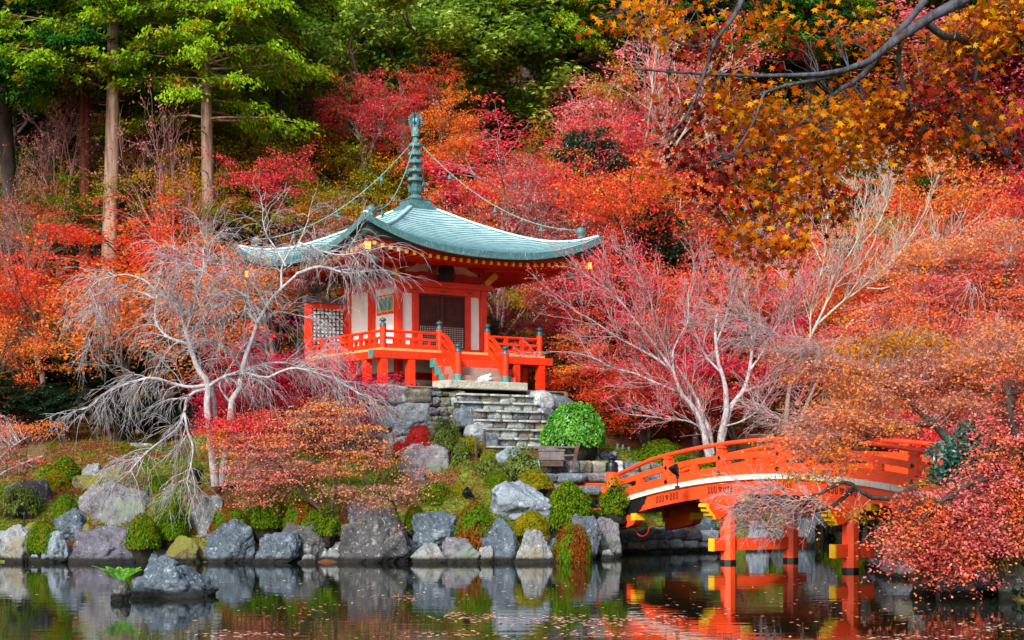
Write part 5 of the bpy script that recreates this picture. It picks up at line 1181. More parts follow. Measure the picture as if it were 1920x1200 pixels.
# undergrowth over the hill: one sheet of small leaves
rs = np.random.RandomState(77)
def scatter(n, xr, yr, cond=None):
    x = rs.uniform(*xr, n); y = rs.uniform(*yr, n)
    ok = pond_sd(x, y) > .3
    dx, dy = x+3.62, y-62; c, s = math.cos(TH), math.sin(TH); lx, ly = dx*c+dy*s, -dx*s+dy*c
    ok &= ~((lx > -5.2) & (lx < 4.0) & (ly > -4.9) & (ly < 4.4)); ok &= ~((abs(lx-.6) < 1.7) & (ly > -7.8) & (ly < -4))
    if cond is not None: ok &= cond(x, y)
    return x[ok], y[ok]
x, y = scatter(260000, (-34, 38), (63, 112)); cl = fbm(np.stack([x*.5, y*.5, 0*x], 1), 3); z = ground(x, y)+rs.rand(len(x))*(.25+.9*np.clip(cl+.1, 0, 1))
C = np.stack([x, y, z], 1); V, Q = leaves(C, rs.randn(len(x), 3)*.6+[0, -.5, .8], .24, rs, .6)
tag(link('undergrowth', mesh('undergrowth', V, [Q], [leafmat('undergrowth_leaf', ['183010', '2c4c14', '5c4410', '7a3c14'], patch=['8c2c14', 'a04c14', '6c5c14'], pcut=.55, pscale=.35)])), 'dark undergrowth and fallen leaves covering the forest floor of the hill', 'undergrowth', kind='stuff')
# ------------------------------------------------------------------ shrubs
def shrub_mesh(seed, n=7500, lumps=.09, size=.092):
    rs = np.random.RandomState(seed); d = unit(rs.randn(n, 3)); d[:, 2] = np.abs(d[:, 2])*1.0-.12*rs.rand(n); d = unit(d)
    cl = fbm(d*6.5+seed*3, 2); r = (1+lumps*fbm(d*2.3+seed, 3)+.05*cl)*(1-.3*rs.rand(n)**2); c = d*r[:, None]*[1, 1, 1.]
    nn = d+rs.randn(n, 3)*.45+[0, 0, .25]; V, Q = leaves(c, nn, size, rs, .55, .2)
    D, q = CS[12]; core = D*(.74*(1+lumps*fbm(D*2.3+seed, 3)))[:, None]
    return mesh('foliage', V, [Q], [LM['green']]), mesh('shade_core', core, [q], [M['core']], smooth=True)
M['core'] = paint('dark_shade_core', '1c1c0c', '0e0d06', .95, 8)  # near-black solid core paints the shade among the inner branches
SH = [shrub_mesh(s) for s in (1, 2, 3)]+[shrub_mesh(9, 3800, .42, .12), shrub_mesh(10, 3800, .45, .12)]
LM['azalea'] = leafmat('lf_azalea', ['34540c', '547c14', '7c9c24', '2c4408'], patch=['7c8c1c', '8c7c24', '546c14'], pcut=.58, pscale=2.)
LM['azaleared'] = leafmat('lf_azaleared', ['4c7014', '6c9020', '507818'], patch=['8c4818', '6c3014', 'a0602c', '7c5820'], pcut=.5, pscale=1.4)
LM['bright'] = leafmat('lf_bright', ['286c10', '3c9018', '64b028', '1c540c'], patch=['4c9c1c', '74b830'], pscale=2., gloss=.04)
LM['greygreen'] = leafmat('lf_greygreen', ['4c6824', '7c9444', '38541c', '98a85c'], patch=['7c7c40', '5c602c'], pcut=.58, pscale=2.)
LM['shrubred'] = leafmat('lf_shrubred', ['a81820', 'd03038', '801018', 'e05858'], patch=['c84030', '902020'], pscale=2.)
LM['moss'] = leafmat('lf_moss', ['5c6c10', '7c8818', '9c9c20', '485c10'], patch=['a89820', '8c8420'], pscale=2.)
def shrub(k, x0, x1, yt, yb, Y, col, label, core=True, rz=None, name='shrub', cat='shrub'):
    fm, cm = SH[k]; W = (x1-x0)/F*Y; H = (yb-yt)/F*Y; cx_ = (x0+x1)/2; top = P(cx_, yt, Y); rs = np.random.RandomState(int(x0+yt))
    o = empty(name, (top[0], Y+.15*W, top[2]-H), rs.uniform(0, 6.28)); s = W/2/1.04; o.scale = (s, s, H/1.08); tag(o, label, cat)
    f_ = link('foliage', fm, o); f_.material_slots[0].link = 'OBJECT'; f_.material_slots[0].material = LM[col]; link('shade_core', cm, o)
    return o
b = shrub(0, 1012, 1142, 736, 850, 56, 'bright', 'large clipped ball of bright green leaves right of the stone steps')
b.scale[2] *= .72; b.location[2] = P(1077, 850, 56)[2]+.0
V, Q = SH[0][0], None
b.location[2] += .35; MB().lathe([(.12, -.6), (.09, .2), (.07, .6)], seg=8).build('stem', M['bark_dark'], b)
shrubs = [
 (1, 1192, 1292, 823, 868, 57.5, 'azalea', 'low clipped green dome behind the left half of the bridge rail'),
 (2, 1018, 1116, 896, 984, 50.2, 'azalea', 'rounded azalea mound left of the bridge end'),
 (0, 1032, 1114, 976, 1054, 47.8, 'azaleared', 'azalea with browning lower half at the water by the bridge'),
 (1, 843, 934, 940, 1024, 47.9, 'azaleared', 'azalea tinged red, hanging over the middle shore boulders'),
 (3, 836, 905, 842, 908, 52.5, 'greygreen', 'leftmost of the three feathery grey-green shrubs below the stone steps'),
 (4, 890, 950, 850, 908, 52.2, 'greygreen', 'middle feathery grey-green shrub below the stone steps'),
 (3, 940, 1018, 846, 904, 52.4, 'greygreen', 'rightmost of the three feathery grey-green shrubs below the stone steps'),
 (0, 757, 816, 793, 842, 54.6, 'shrubred', 'round crimson shrub against the stone platform'),
 (4, 738, 770, 824, 850, 54.0, 'shrubred', 'small sparse crimson shrub left of the round crimson one'),
 (3, 806, 866, 788, 842, 54.4, 'greygreen', 'yellowish feathery shrub right of the round crimson one'),
 (4, 860, 905, 815, 848, 53.8, 'moss', 'small yellow-green shrub under the left side of the stone steps'),
 (1, 898, 935, 842, 868, 53.2, 'moss', 'little yellow-green mound by the brown stakes'),
 (2, 70, 150, 852, 900, 54.2, 'azalea', 'bright green clipped mound on the left slope'),
 (0, 186, 276, 830, 884, 56, 'azalea', 'green clipped mound at the forest edge left of the weeping tree'),
 (1, 60, 135, 880, 935, 53, 'moss', 'yellow-green mossy mound below the bright clipped one on the left'),
 (2, 45, 112, 970, 1032, 47.4, 'azalea', 'small round azalea between the pale boulders at far left'),
 (0, 96, 148, 922, 978, 50.6, 'azalea', 'green mound left of the large lilac boulder'),
 (1, 232, 300, 962, 1024, 47.4, 'azalea', 'left one of two green mounds right of the purple boulder'),
 (2, 284, 356, 930, 1006, 48.3, 'azalea', 'right one of two green mounds right of the purple boulder'),
 (0, 262, 330, 890, 945, 51.5, 'azalea', 'green mound behind the large lilac boulder on its right'),
 (1, 388, 470, 948, 1000, 48.1, 'azaleared', 'green mound spreading above the fractured blue boulder'),
 (2, 455, 540, 920, 985, 48.7, 'azalea', 'broad dark green mound below the orange maple, left part'),
 (0, 525, 612, 930, 992, 48.4, 'azaleared', 'broad dark green mound below the orange maple, right part'),
 (3, 590, 640, 955, 1000, 47.9, 'azalea', 'ragged green shrub beside the leaning maple trunk'),
 (1, 755, 800, 945, 990, 48.4, 'azalea', 'small green mound left of the layered boulder'),
 (2, 770, 850, 900, 950, 50.3, 'azalea', 'low green mound on the slope above the layered boulder'),
 (0, 905, 960, 880, 915, 51.5, 'azalea', 'low green mound above the white-blue boulder'),
 (1, 965, 1040, 880, 915, 51.6, 'moss', 'low mossy mound beside the small vermilion newel'),
 (2, 835, 880, 905, 945, 50.6, 'moss', 'mossy hump behind the spotlight on the slope'),
 (0, 960, 1030, 955, 1000, 48.7, 'moss', 'yellow-green mound between the egg-shaped boulder and the azalea'),
 (3, 640, 720, 860, 915, 52.6, 'greygreen', 'feathery shrub at the back of the orange maple'),
 (4, 700, 760, 870, 930, 51.8, 'greygreen', 'feathery shrub left of the angular grey boulder'),
 (1, 430, 480, 845, 900, 53, 'azalea', 'green mound right behind the weeping tree trunks'),
 (2, 330, 385, 865, 915, 52.5, 'moss', 'mossy mound left of the weeping tree trunks'),
 (4, 0, 70, 905, 960, 51, 'greygreen', 'ragged shrub at the left edge in front of the mottled boulder'),
 (0, -30, 60, 840, 900, 55, 'greygreen', 'dull green mound at the left edge of the slope'),
 (3, 1120, 1180, 905, 960, 51.0, 'azalea', 'leafy plants crowding the foot of the bridge newel'),
 (2, 1440, 1500, 930, 1000, 59, 'azalea', 'green mound seen under the bridge between the pillars'),
 (1, 1390, 1440, 925, 985, 58, 'azaleared', 'olive mound seen under the bridge beside the first pillar'),
 (4, 1545, 1630, 900, 975, 66, 'azalea', 'dark green shrub far back under the bridge'),
 (3, 1660, 1750, 870, 960, 47, 'azalea', 'green shrub on the right bank behind the bridge rail'),
 (0, 1130, 1200, 835, 880, 60, 'greygreen', 'low bush in shade near the slender stakes'),
 (4, 1230, 1330, 850, 905, 56, 'azalea', 'shrub behind the bridge railing left of the bare tree'),
]
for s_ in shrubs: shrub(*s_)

# moss, grass tufts and litter on the near bank
rs = np.random.RandomState(31)
x, y = scatter(120000, (-17, 5.2), (46.9, 62), lambda x, y: pond_sd(x, y) > .5); z = ground(x, y)+rs.rand(len(x))*.09
g_ = fbm(np.stack([x*.6, y*.6, 0*x+3], 1), 3); nn = rs.randn(len(x), 3)*.7+[0, 0, .9]
k = g_ > -.12
for sel, nm, mt, lb, nk in ((k, 'grass', LM['azalea'], 'short moss and grass tufts over the near bank', 'ground cover'), (~k, 'leaf_litter', leafmat('lf_litter', ['8c4420', 'a86038', '6c3018', 'b87850'], patch=['7c7018', '94802c'], pscale=1.), 'fallen brown leaves and dry moss over the near bank', 'leaf litter')):
    V, Q = leaves(np.stack([x, y, z], 1)[sel], nn[sel], .085, rs, .5); tag(link(nm, mesh(nm, V, [Q], [mt])), lb, nk, kind='stuff')
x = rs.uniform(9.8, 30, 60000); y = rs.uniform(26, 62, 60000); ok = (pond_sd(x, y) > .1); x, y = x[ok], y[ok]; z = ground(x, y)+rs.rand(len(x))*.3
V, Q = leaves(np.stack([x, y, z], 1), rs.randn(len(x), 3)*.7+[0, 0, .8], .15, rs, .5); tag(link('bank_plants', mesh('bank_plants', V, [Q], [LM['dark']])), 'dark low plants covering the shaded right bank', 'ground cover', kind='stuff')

# ------------------------------------------------------------------ trees drawn limb by limb
def smoothpath(pts, k=14):
    pts = np.asarray(pts, float); n = len(pts)
    if n == 2: return pts[0]+(pts[1]-pts[0])*np.linspace(0, 1, k)[:, None]
    q = np.concatenate([[2*pts[0]-pts[1]], pts, [2*pts[-1]-pts[-2]]]); out = []
    for s in np.linspace(0, n-1-1e-6, k):
        i = int(s); u = s-i; a, b, c, d = q[i], q[i+1], q[i+2], q[i+3]
        out.append(.5*((2*b)+(-a+c)*u+(2*a-5*b+4*c-d)*u*u+(-a+3*b-3*c+d)*u**3))
    return np.array(out)
def limbs3d(limbs, Y, k_=1.):
    """limb = (r0, r1, depth at start, depth at end, [(px, py), ...])"""
    out = []
    for r0, r1, d0, d1, pp in limbs:
        n = len(pp); pts = np.array([P(px, py, Y+d0+(d1-d0)*i/(n-1)) for i, (px, py) in enumerate(pp)]); k = 16
        out.append((smoothpath(pts, k), k_*(r1+(r0-r1)*(1-np.linspace(0, 1, k))**1.5)))
    return out
def grow_twigs(L3, rs, n1, len1, n2, len2, n3, len3, trop1, trop2, trop3, up1=.2, r1=.022, ang=(.5, 1.2), flat=.7, r2=.011, r3=.0075):
    p = np.stack([l[0] for l in L3]); r = np.stack([l[1] for l in L3]); res = []
    ln = np.linalg.norm(np.diff(p, axis=1), axis=2).sum(1)
    P1, D1, R1 = [], [], []
    for i in range(len(p)):
        m = max(2, int(n1*ln[i])); q, d, rr, t = spawn(p[i:i+1], r[i:i+1], m, rs, .12, ang, .5, flat); P1.append(q); D1.append(d); R1.append(np.minimum(rr, r1*1.6))
    q, d, rr = np.concatenate(P1), np.concatenate(D1), np.concatenate(R1)
    p1, rad1 = grow(q, unit(d+[0, 0, up1]), rs.uniform(*len1, len(q)), np.maximum(rr, r1), 7, rs, .12, trop1, .4); res.append((p1, rad1, 4))
    q, d, rr, t = spawn(p1, rad1, n2, rs, .15, (.3, 1.0), .6, flat); p2, rad2 = grow(q, d, rs.uniform(*len2, len(q)), np.full(len(q), r2), 6, rs, .12, trop2, .6); res.append((p2, rad2, 3))
    if n3:
        q, d, rr, t = spawn(p2, rad2, n3, rs, .15, (.3, .9), .6, 1.); p3, rad3 = grow(q, d, rs.uniform(*len3, len(q)), np.full(len(q), r3), 4, rs, .1, trop3, .7); res.append((p3, rad3, 3))
    return res
def merge(parts):
    V = []; Q = []; n = 0
    for v, q in parts: V.append(v); Q.append(q+n); n += len(v)
    return np.concatenate(V), np.concatenate(Q)
def limb_object(root, name, L3, mat, sides=9):
    V, Q = merge([tube1(p, r, sides) for p, r in L3]); o = link(name, mesh(name, V-np.array(root.location), [Q], [mat], smooth=True), root); return o
def twig_object(root, res, mat, name='twigs'):
    V, Q = merge([tubes(p, r, s) for p, r, s in res]); o = link(name, mesh(name, V-np.array(root.location), [Q], [mat], smooth=True), root); o['kind'] = 'stuff'; return o

# weeping bare tree in front of the hall's left side
root = empty('weeping_tree', tuple(P(405, 905, 50))); tag(root, 'pale grey weeping tree, leafless, spreading over the left bank in front of the hall', 'tree')
LW = limbs3d([
 (.155, .085, 0, 0, [(404, 912), (399, 860), (392, 800), (388, 760), (390, 718), (372, 694), (360, 660), (354, 640), (346, 610)]),
 (.12, .07, .2, .6, [(404, 905), (404, 850), (404, 800), (402, 750), (396, 715)]),
 (.15, .05, .1, -.6, [(414, 908), (424, 850), (432, 800), (433, 755), (450, 728), (454, 690), (466, 655), (478, 622), (484, 602), (500, 575), (516, 552), (540, 530), (560, 512)]),
 (.07, .03, -.6, -1.4, [(556, 514), (600, 500), (650, 512), (700, 507)]),
 (.05, .02, -.4, -.2, [(528, 540), (529, 500), (545, 470), (560, 455), (576, 418)]),
 (.05, .02, -.5, .4, [(536, 500), (520, 470), (500, 440), (492, 410)]),
 (.06, .02, -.6, -2., [(560, 455), (600, 470), (640, 478), (690, 470)]),
 (.075, .03, 0, -.8, [(388, 722), (355, 726), (320, 718), (286, 708), (250, 716), (217, 728), (190, 742), (175, 758), (155, 768)]),
 (.07, .03, 0, -1.8, [(388, 730), (365, 735), (350, 750), (346, 772), (335, 800), (312, 820), (286, 839), (262, 862), (243, 885)]),
 (.05, .02, -1.4, -2.2, [(346, 775), (352, 810), (362, 840), (356, 880), (350, 905)]),
 (.075, .03, 0, -1.2, [(390, 726), (410, 712), (433, 702), (465, 700), (498, 709), (530, 695), (556, 690), (590, 698), (630, 712), (676, 740)]),
 (.06, .02, .2, 1.2, [(433, 702), (470, 690), (520, 680), (570, 690), (620, 720), (650, 755)]),
 (.07, .03, 0, .6, [(352, 645), (330, 638), (312, 630), (296, 612), (290, 590), (294, 560), (290, 535)]),
 (.05, .02, .4, 1., [(290, 560), (262, 548), (225, 552), (200, 575), (180, 600), (165, 625)]),
 (.05, .02, .4, 0, [(291, 545), (270, 525), (234, 515), (205, 520), (180, 530), (158, 555)]),
 (.06, .02, 0, -1., [(346, 610), (340, 580), (330, 560), (320, 530), (310, 500)]),
 (.05, .02, 0, -.6, [(350, 620), (360, 590), (368, 553), (368, 525), (362, 500), (345, 480)]),
 (.045, .02, 0, 1., [(366, 550), (378, 520), (382, 490), (382, 468), (400, 450)]),
 (.055, .02, -.4, -1.2, [(482, 606), (468, 590), (458, 588), (462, 570), (468, 560), (445, 545), (416, 535), (390, 515), (364, 497), (335, 492)]),
 (.05, .02, -.4, .8, [(482, 606), (500, 600), (520, 585), (550, 590), (590, 600), (620, 630)]),
 (.05, .02, -.4, -1.6, [(500, 575), (480, 540), (450, 515), (430, 500), (400, 495)]),
 (.045, .02, .2, .8, [(433, 755), (420, 740), (412, 720), (430, 690), (450, 660)]),
 (.045, .02, .1, -1.4, [(455, 690), (430, 660), (410, 640), (390, 610), (375, 575)]),
], 50, .85)
limb_object(root, 'trunk', LW[:3], M['bark_pale'], 10); limb_object(root, 'limbs', LW[3:], M['bark_pale'], 6)
rs = np.random.RandomState(8)
twig_object(root, grow_twigs(LW[3:]+[(l[0][8:].repeat(2, 0)[:16], l[1]) for l in LW[:1]], rs, 4.6, (.5, 1.3), 7, (.35, .95), 3, (.2, .5), (0, 0, -.10), (0, 0, -.16), (0, 0, -.14), .25, .014, (.4, 1.2), .8, .0078, .0055), M['bark_pale'])

# bare tree behind the bridge
root = empty('bare_tree', tuple(P(1345, 848, 57))); tag(root, 'vase-shaped bare tree with pale trunks and pinkish twigs right behind the bridge', 'tree')
LB = limbs3d([
 (.15, .05, 0, -.3, [(1332, 860), (1326, 842), (1319, 805), (1307, 775), (1290, 752), (1277, 737), (1268, 715), (1262, 696), (1244, 670)]),
 (.12, .05, .1, .4, [(1334, 852), (1330, 812), (1318, 780), (1308, 752), (1295, 728), (1289, 715), (1270, 690)]),
 (.14, .05, 0, 0, [(1350, 860), (1352, 816), (1362, 775), (1361, 740), (1360, 726), (1354, 700), (1347, 680), (1341, 625), (1345, 590)]),
 (.12, .05, 0, .8, [(1352, 830), (1367, 771), (1380, 750), (1392, 735), (1400, 715), (1405, 696), (1412, 644), (1420, 610)]),
 (.06, .02, 0, -.8, [(1262, 696), (1230, 672), (1190, 650), (1150, 628), (1110, 600), (1080, 585)]),
 (.05, .02, 0, .6, [(1275, 735), (1230, 718), (1190, 700), (1150, 690), (1110, 670), (1070, 660)]),
 (.05, .02, 0, 1., [(1244, 670), (1215, 630), (1190, 600), (1160, 560), (1120, 530)]),
 (.05, .02, .3, -.6, [(1270, 690), (1240, 640), (1225, 600), (1220, 560), (1200, 520)]),
 (.05, .02, 0, 0, [(1262, 696), (1262, 660), (1275, 630), (1290, 600), (1290, 550)]),
 (.05, .02, 0, 1., [(1354, 700), (1325, 670), (1310, 640), (1300, 600), (1310, 550)]),
 (.05, .02, 0, -.8, [(1345, 640), (1360, 600), (1370, 560), (1380, 520)]),
 (.06, .02, .4, -.6, [(1394, 735), (1418, 726), (1442, 719), (1460, 712), (1476, 706), (1520, 690)]),
 (.05, .02, .5, 1.2, [(1405, 696), (1430, 660), (1450, 620), (1475, 590), (1500, 560)]),
 (.05, .02, .6, 0, [(1412, 644), (1405, 600), (1400, 560), (1410, 520)]),
 (.04, .02, 0, -.8, [(1319, 805), (1290, 790), (1250, 785), (1210, 780)]),
 (.04, .02, 0, -.8, [(1356, 800), (1390, 790), (1420, 770), (1440, 740)]),
], 57)
limb_object(root, 'trunk', LB[:4], M['bark_pale'], 9); limb_object(root, 'limbs', LB[4:], M['bark_pale'], 6)
rs = np.random.RandomState(9); 0
tw = grow_twigs(LB[4:]+LB[:1], rs, 4.0, (.7, 1.6), 6, (.35, .9), 3, (.2, .4), (0, 0, .03), (0, 0, .04), (0, 0, .03), .15, .018, (.3, .8), .8, .010, .0075)
twig_object(root, tw, M['twig_mauve'])
p3 = tw[2][0]; i = rs.choice(len(p3), 15000); c = p3[i, -1]+rs.randn(len(i), 3)*.1; V, Q = leaves(c-np.array(root.location), rs.randn(len(i), 3), .07, rs); o = link('last_leaves', mesh('last_leaves', V, [Q], [LM['crimson']]), root); o['kind'] = 'stuff'

# whitish bare tree on the right slope
root = empty('bare_tree', tuple(P(1480, 800, 62))); tag(root, 'tall whitish bare tree fanning up to the right behind the bridge', 'tree')
LWh = limbs3d([
 (.17, .09, 0, 0, [(1472, 812), (1476, 760), (1484, 710), (1500, 670), (1520, 630), (1535, 600)]),
 (.13, .05, 0, .5, [(1500, 790), (1518, 745), (1540, 700), (1565, 655), (1590, 610), (1625, 580), (1670, 560)]),
 (.09, .03, 0, 0, [(1535, 600), (1552, 560), (1562, 520), (1590, 480), (1612, 440), (1620, 390), (1628, 340)]),
 (.09, .03, 0, .6, [(1530, 610), (1575, 570), (1610, 545), (1650, 510), (1690, 470), (1715, 430), (1738, 390)]),
 (.08, .03, 0, -.6, [(1520, 630), (1520, 590), (1530, 540), (1545, 490), (1550, 430), (1556, 380)]),
 (.07, .03, 0, -.8, [(1505, 660), (1490, 620), (1482, 570), (1470, 530), (1452, 490), (1430, 460)]),
 (.06, .03, .3, 1, [(1600, 475), (1640, 430), (1660, 390), (1672, 350), (1690, 320)]),
 (.06, .03, .3, -1, [(1625, 540), (1660, 540), (1700, 520), (1740, 500), (1770, 470)]),
 (.06, .03, 0, .8, [(1550, 560), (1580, 520), (1610, 500), (1640, 450), (1645, 410)]),
 (.05, .02, 0, -.8, [(1490, 690), (1460, 650), (1430, 620), (1400, 600)]),
 (.05, .02, 0, -.8, [(1590, 610), (1620, 600), (1660, 610), (1700, 600)]),
 (.05, .02, 0, .8, [(1540, 490), (1520, 450), (1500, 420), (1495, 380)]),
], 62, .6)
limb_object(root, 'trunk', LWh[:2], M['bark_white'], 9); limb_object(root, 'limbs', LWh[2:], M['bark_white'], 6)
rs = np.random.RandomState(10)
twig_object(root, grow_twigs(LWh[2:], rs, 3.0, (.9, 2.0), 6, (.4, 1.1), 3, (.2, .5), (0, 0, .09), (0, 0, .08), (0, 0, .05), .3, .016, (.3, .8), .9, .010, .0065), M['bark_white'])

# ------------------------------------------------------------------ leafy trees built from sprays
def spray_tree(name, label, base, limbs, Y, blobs, mats, bark, seed, lsize=.07, per=55, spray=(.28, .28, .05), twig=.012, sdens=1., cat='tree', starry=False, droopk=.45, twigs_per=3, thin=.006, twigbark=None):
    """blobs: (px, py, depth offset, half width px, half height px, number of sprays, leaf material index)"""
    rs = np.random.RandomState(seed); root = empty(name, tuple(base)); tag(root, label, cat); b0 = np.array(base); L3 = limbs3d(limbs, Y)
    limb_object(root, 'trunk', L3, bark, 8); lp = np.concatenate([l[0] for l in L3]); tw = []; leafs = [[] for _ in mats]; tw2 = []
    for (px, py, dd, hw, hh, n, mi) in blobs:
        n = int(n*sdens); c = P(px, py, Y+dd); d = unit(rs.randn(n, 3))*rs.rand(n, 1)**.38*(1+.45*(rs.rand(n, 1) < .22)*rs.rand(n, 1)); d[:, 2] = np.round(d[:, 2]*3+rs.randn(n)*.18)/3; s = np.array([hw, hw, hh])/F*(Y+dd); q = c+d*s
        dist = ((q[:, None]-lp[None])**2).sum(-1); j = dist.argmin(1); a = lp[j]; t = np.linspace(0, 1, 6)[None, :, None]; mid = a[:, None]*(1-t)+q[:, None]*t; mid[:, 1:-1] += rs.randn(n, 4, 3)*.04*np.sqrt(dist.min(1))[:, None, None]; mid[:, :, 2] += (t[..., 0]*(1-t[..., 0]))*.25*np.sqrt(dist.min(1))[:, None]
        tw.append((mid, np.linspace(1, .35, 6)[None]*np.full((n, 1), twig)))
        out = unit(q-a); m = n*twigs_per; e = np.repeat(q, twigs_per, 0); p3, r3 = grow(e, rot_about(unit(np.repeat(out, twigs_per, 0)*[1, 1, .4]), rs.uniform(.1, 1.2, m), rs, .4), rs.uniform(.2, .5, m)*spray[0]/.28, np.full(m, thin), 4, rs, .15, (0, 0, -.05), .6); tw2.append((p3, r3))
        i = np.repeat(np.arange(n), per); off = rs.randn(len(i), 3)*spray; cc = q[i]+off; cc[:, 2] -= (off[:, 0]**2+off[:, 1]**2)*droopk/max(spray[0], .1)*.28
        leafs[mi].append(cc)
    T_ = [tubes(np.concatenate([t[0] for t in tw]), np.concatenate([t[1] for t in tw]), 4), tubes(np.concatenate([t[0] for t in tw2]), np.concatenate([t[1] for t in tw2]), 3)]
    V, Q = merge(T_); o = link('twigs', mesh('twigs', V-b0, [Q], [twigbark or bark], smooth=True), root); o['kind'] = 'stuff'
    for mi, mt in enumerate(mats):
        if not leafs[mi]: continue
        c = np.concatenate(leafs[mi]); nn = rs.randn(len(c), 3)*.6+[0, -.1, .9]
        if starry: V, Q = star(c-b0, rs.randn(len(c), 3)*.8+[0, -.5, .4], lsize, rs, unit(rs.randn(len(c), 3)*.6+[0, 0, -.8]))
        else: V, Q = leaves(c-b0, nn, lsize, rs, .7, .15)
        o = link('leaves', mesh('leaves', V, [Q], [mt]), root); o['kind'] = 'stuff'
    return root
# small orange and dusky pink maple in front of the platform
LM['smallorange'] = leafmat('lf_smallorange', ['e88828', 'ffa840', 'd87838', 'f0b868', 'd09870'], patch=['e86840', 'f09070', 'd88880'], pcut=.52, pscale=.9)
LM['smallmauve'] = leafmat('lf_smallmauve', ['d06878', 'e89098', 'b86070', 'f0b0a8', 'd88870'], patch=['e86840', 'f09050'], pcut=.55, pscale=.9)
LM['smallbrown'] = leafmat('lf_smallbrown', ['c88868', 'e0a888', 'b87860', 'd8b898'], patch=['d89058', 'c87870'], pcut=.55, pscale=.9)
spray_tree('maple_tree', 'small leaning maple with orange, dusky pink and brown sprays over the middle of the shore', P(612, 1010, 47.9), [
 (.085, .05, 0, .2, [(622, 1040), (618, 1005), (612, 975), (600, 955), (585, 942), (570, 925), (555, 900)]), (.05, .03, 0, .4, [(612, 975), (622, 950), (630, 920), (628, 890), (640, 850), (650, 800)]),
 (.05, .03, 0, -.3, [(770, 1000), (755, 985), (745, 965), (735, 940), (700, 920)]), (.04, .02, .2, .5, [(555, 900), (520, 870), (490, 850), (470, 820)]), (.04, .02, .2, .5, [(570, 925), (590, 880), (580, 830), (560, 790)]),
 (.04, .02, .2, .5, [(640, 850), (680, 830), (710, 810)]), (.04, .02, .2, .5, [(700, 920), (680, 890), (700, 860), (740, 850)])], 48,
 [(560, 800, .5, 80, 45, 60, 0), (610, 765, .8, 60, 30, 30, 0), (660, 800, .6, 60, 45, 55, 0), (640, 860, .2, 60, 40, 45, 0), (700, 850, .3, 45, 35, 30, 0), (520, 850, .2, 70, 45, 70, 1), (470, 890, .1, 60, 35, 50, 1), (550, 885, 0, 66, 24, 34, 1),
  (610, 915, -.2, 66, 18, 20, 2), (690, 930, -.3, 66, 26, 28, 2), (745, 920, -.3, 50, 30, 22, 2), (725, 980, -.4, 28, 26, 7, 2), (780, 890, 0, 40, 30, 14, 2), (440, 850, .4, 50, 45, 40, 0), (790, 840, .3, 40, 30, 5, 2), (480, 930, -.1, 45, 22, 22, 1)],
 [LM['smallorange'], LM['smallmauve'], LM['smallbrown']], M['bark_dark'], 41, .07, 30, (.30, .30, .03), sdens=.72, twigbark=M['bark_pink'])
spray_tree('maple_tree', 'pinkish red maple sprays just right of the weeping tree trunks', P(470, 930, 49.2), [(.06, .03, 0, 0, [(470, 935), (462, 900), (455, 860), (445, 820), (420, 800)]), (.04, .02, 0, .3, [(455, 860), (480, 830), (510, 810)])], 49.2,
 [(420, 795, 0, 50, 26, 34, 0), (470, 800, .1, 50, 28, 34, 0), (440, 825, -.1, 45, 20, 22, 1), (510, 790, .3, 40, 25, 18, 0)], [LM['crimson'], LM['redorange']], M['bark_dark'], 43, .065, 60)
spray_tree('maple_tree', 'magenta and crimson maple spreading under the left side of the veranda', P(600, 850, 53.2), [(.08, .04, 0, 0, [(600, 860), (598, 820), (590, 780), (575, 750)]), (.05, .02, 0, .3, [(596, 800), (630, 770), (655, 745)]), (.05, .02, 0, .3, [(590, 780), (550, 750), (520, 730)])], 53.2,
 [(560, 700, 0, 70, 26, 60, 0), (620, 725, .2, 60, 30, 60, 0), (510, 740, 0, 60, 30, 44, 0), (655, 765, .2, 30, 22, 24, 1), (590, 765, -.2, 60, 22, 36, 1), (470, 775, 0, 40, 22, 20, 1)], [LM['magenta'], LM['crimson']], M['bark_dark'], 44, .08, 44, (.3, .3, .035))
# left edge pinkish thin maple, and an orange one behind it
spray_tree('maple_tree', 'thin mauve maple reaching in at the lower left edge', P(-60, 960, 50), [(.06, .02, 0, 0, [(-80, 960), (-40, 920), (0, 890), (40, 870), (80, 855)]), (.05, .02, 0, 0, [(-60, 930), (-20, 880), (20, 840), (50, 820)])], 50,
 [(20, 830, 0, 50, 30, 26, 0), (0, 870, -.2, 50, 30, 26, 0), (50, 865, 0, 35, 14, 8, 1), (-20, 800, .2, 50, 30, 20, 0)], [LM['mauve'], LM['crimson']], M['bark_pale'], 47, .06, 40)
spray_tree('maple_tree', 'low flat orange maple spray in the shade at the left', P(60, 870, 56), [(.05, .02, 0, 0, [(50, 880), (50, 840), (60, 815), (90, 800)])], 56, [(60, 803, 0, 60, 14, 20, 0), (20, 808, .2, 40, 14, 12, 0)], [LM['orange']], M['bark_dark'], 48, .07, 60)

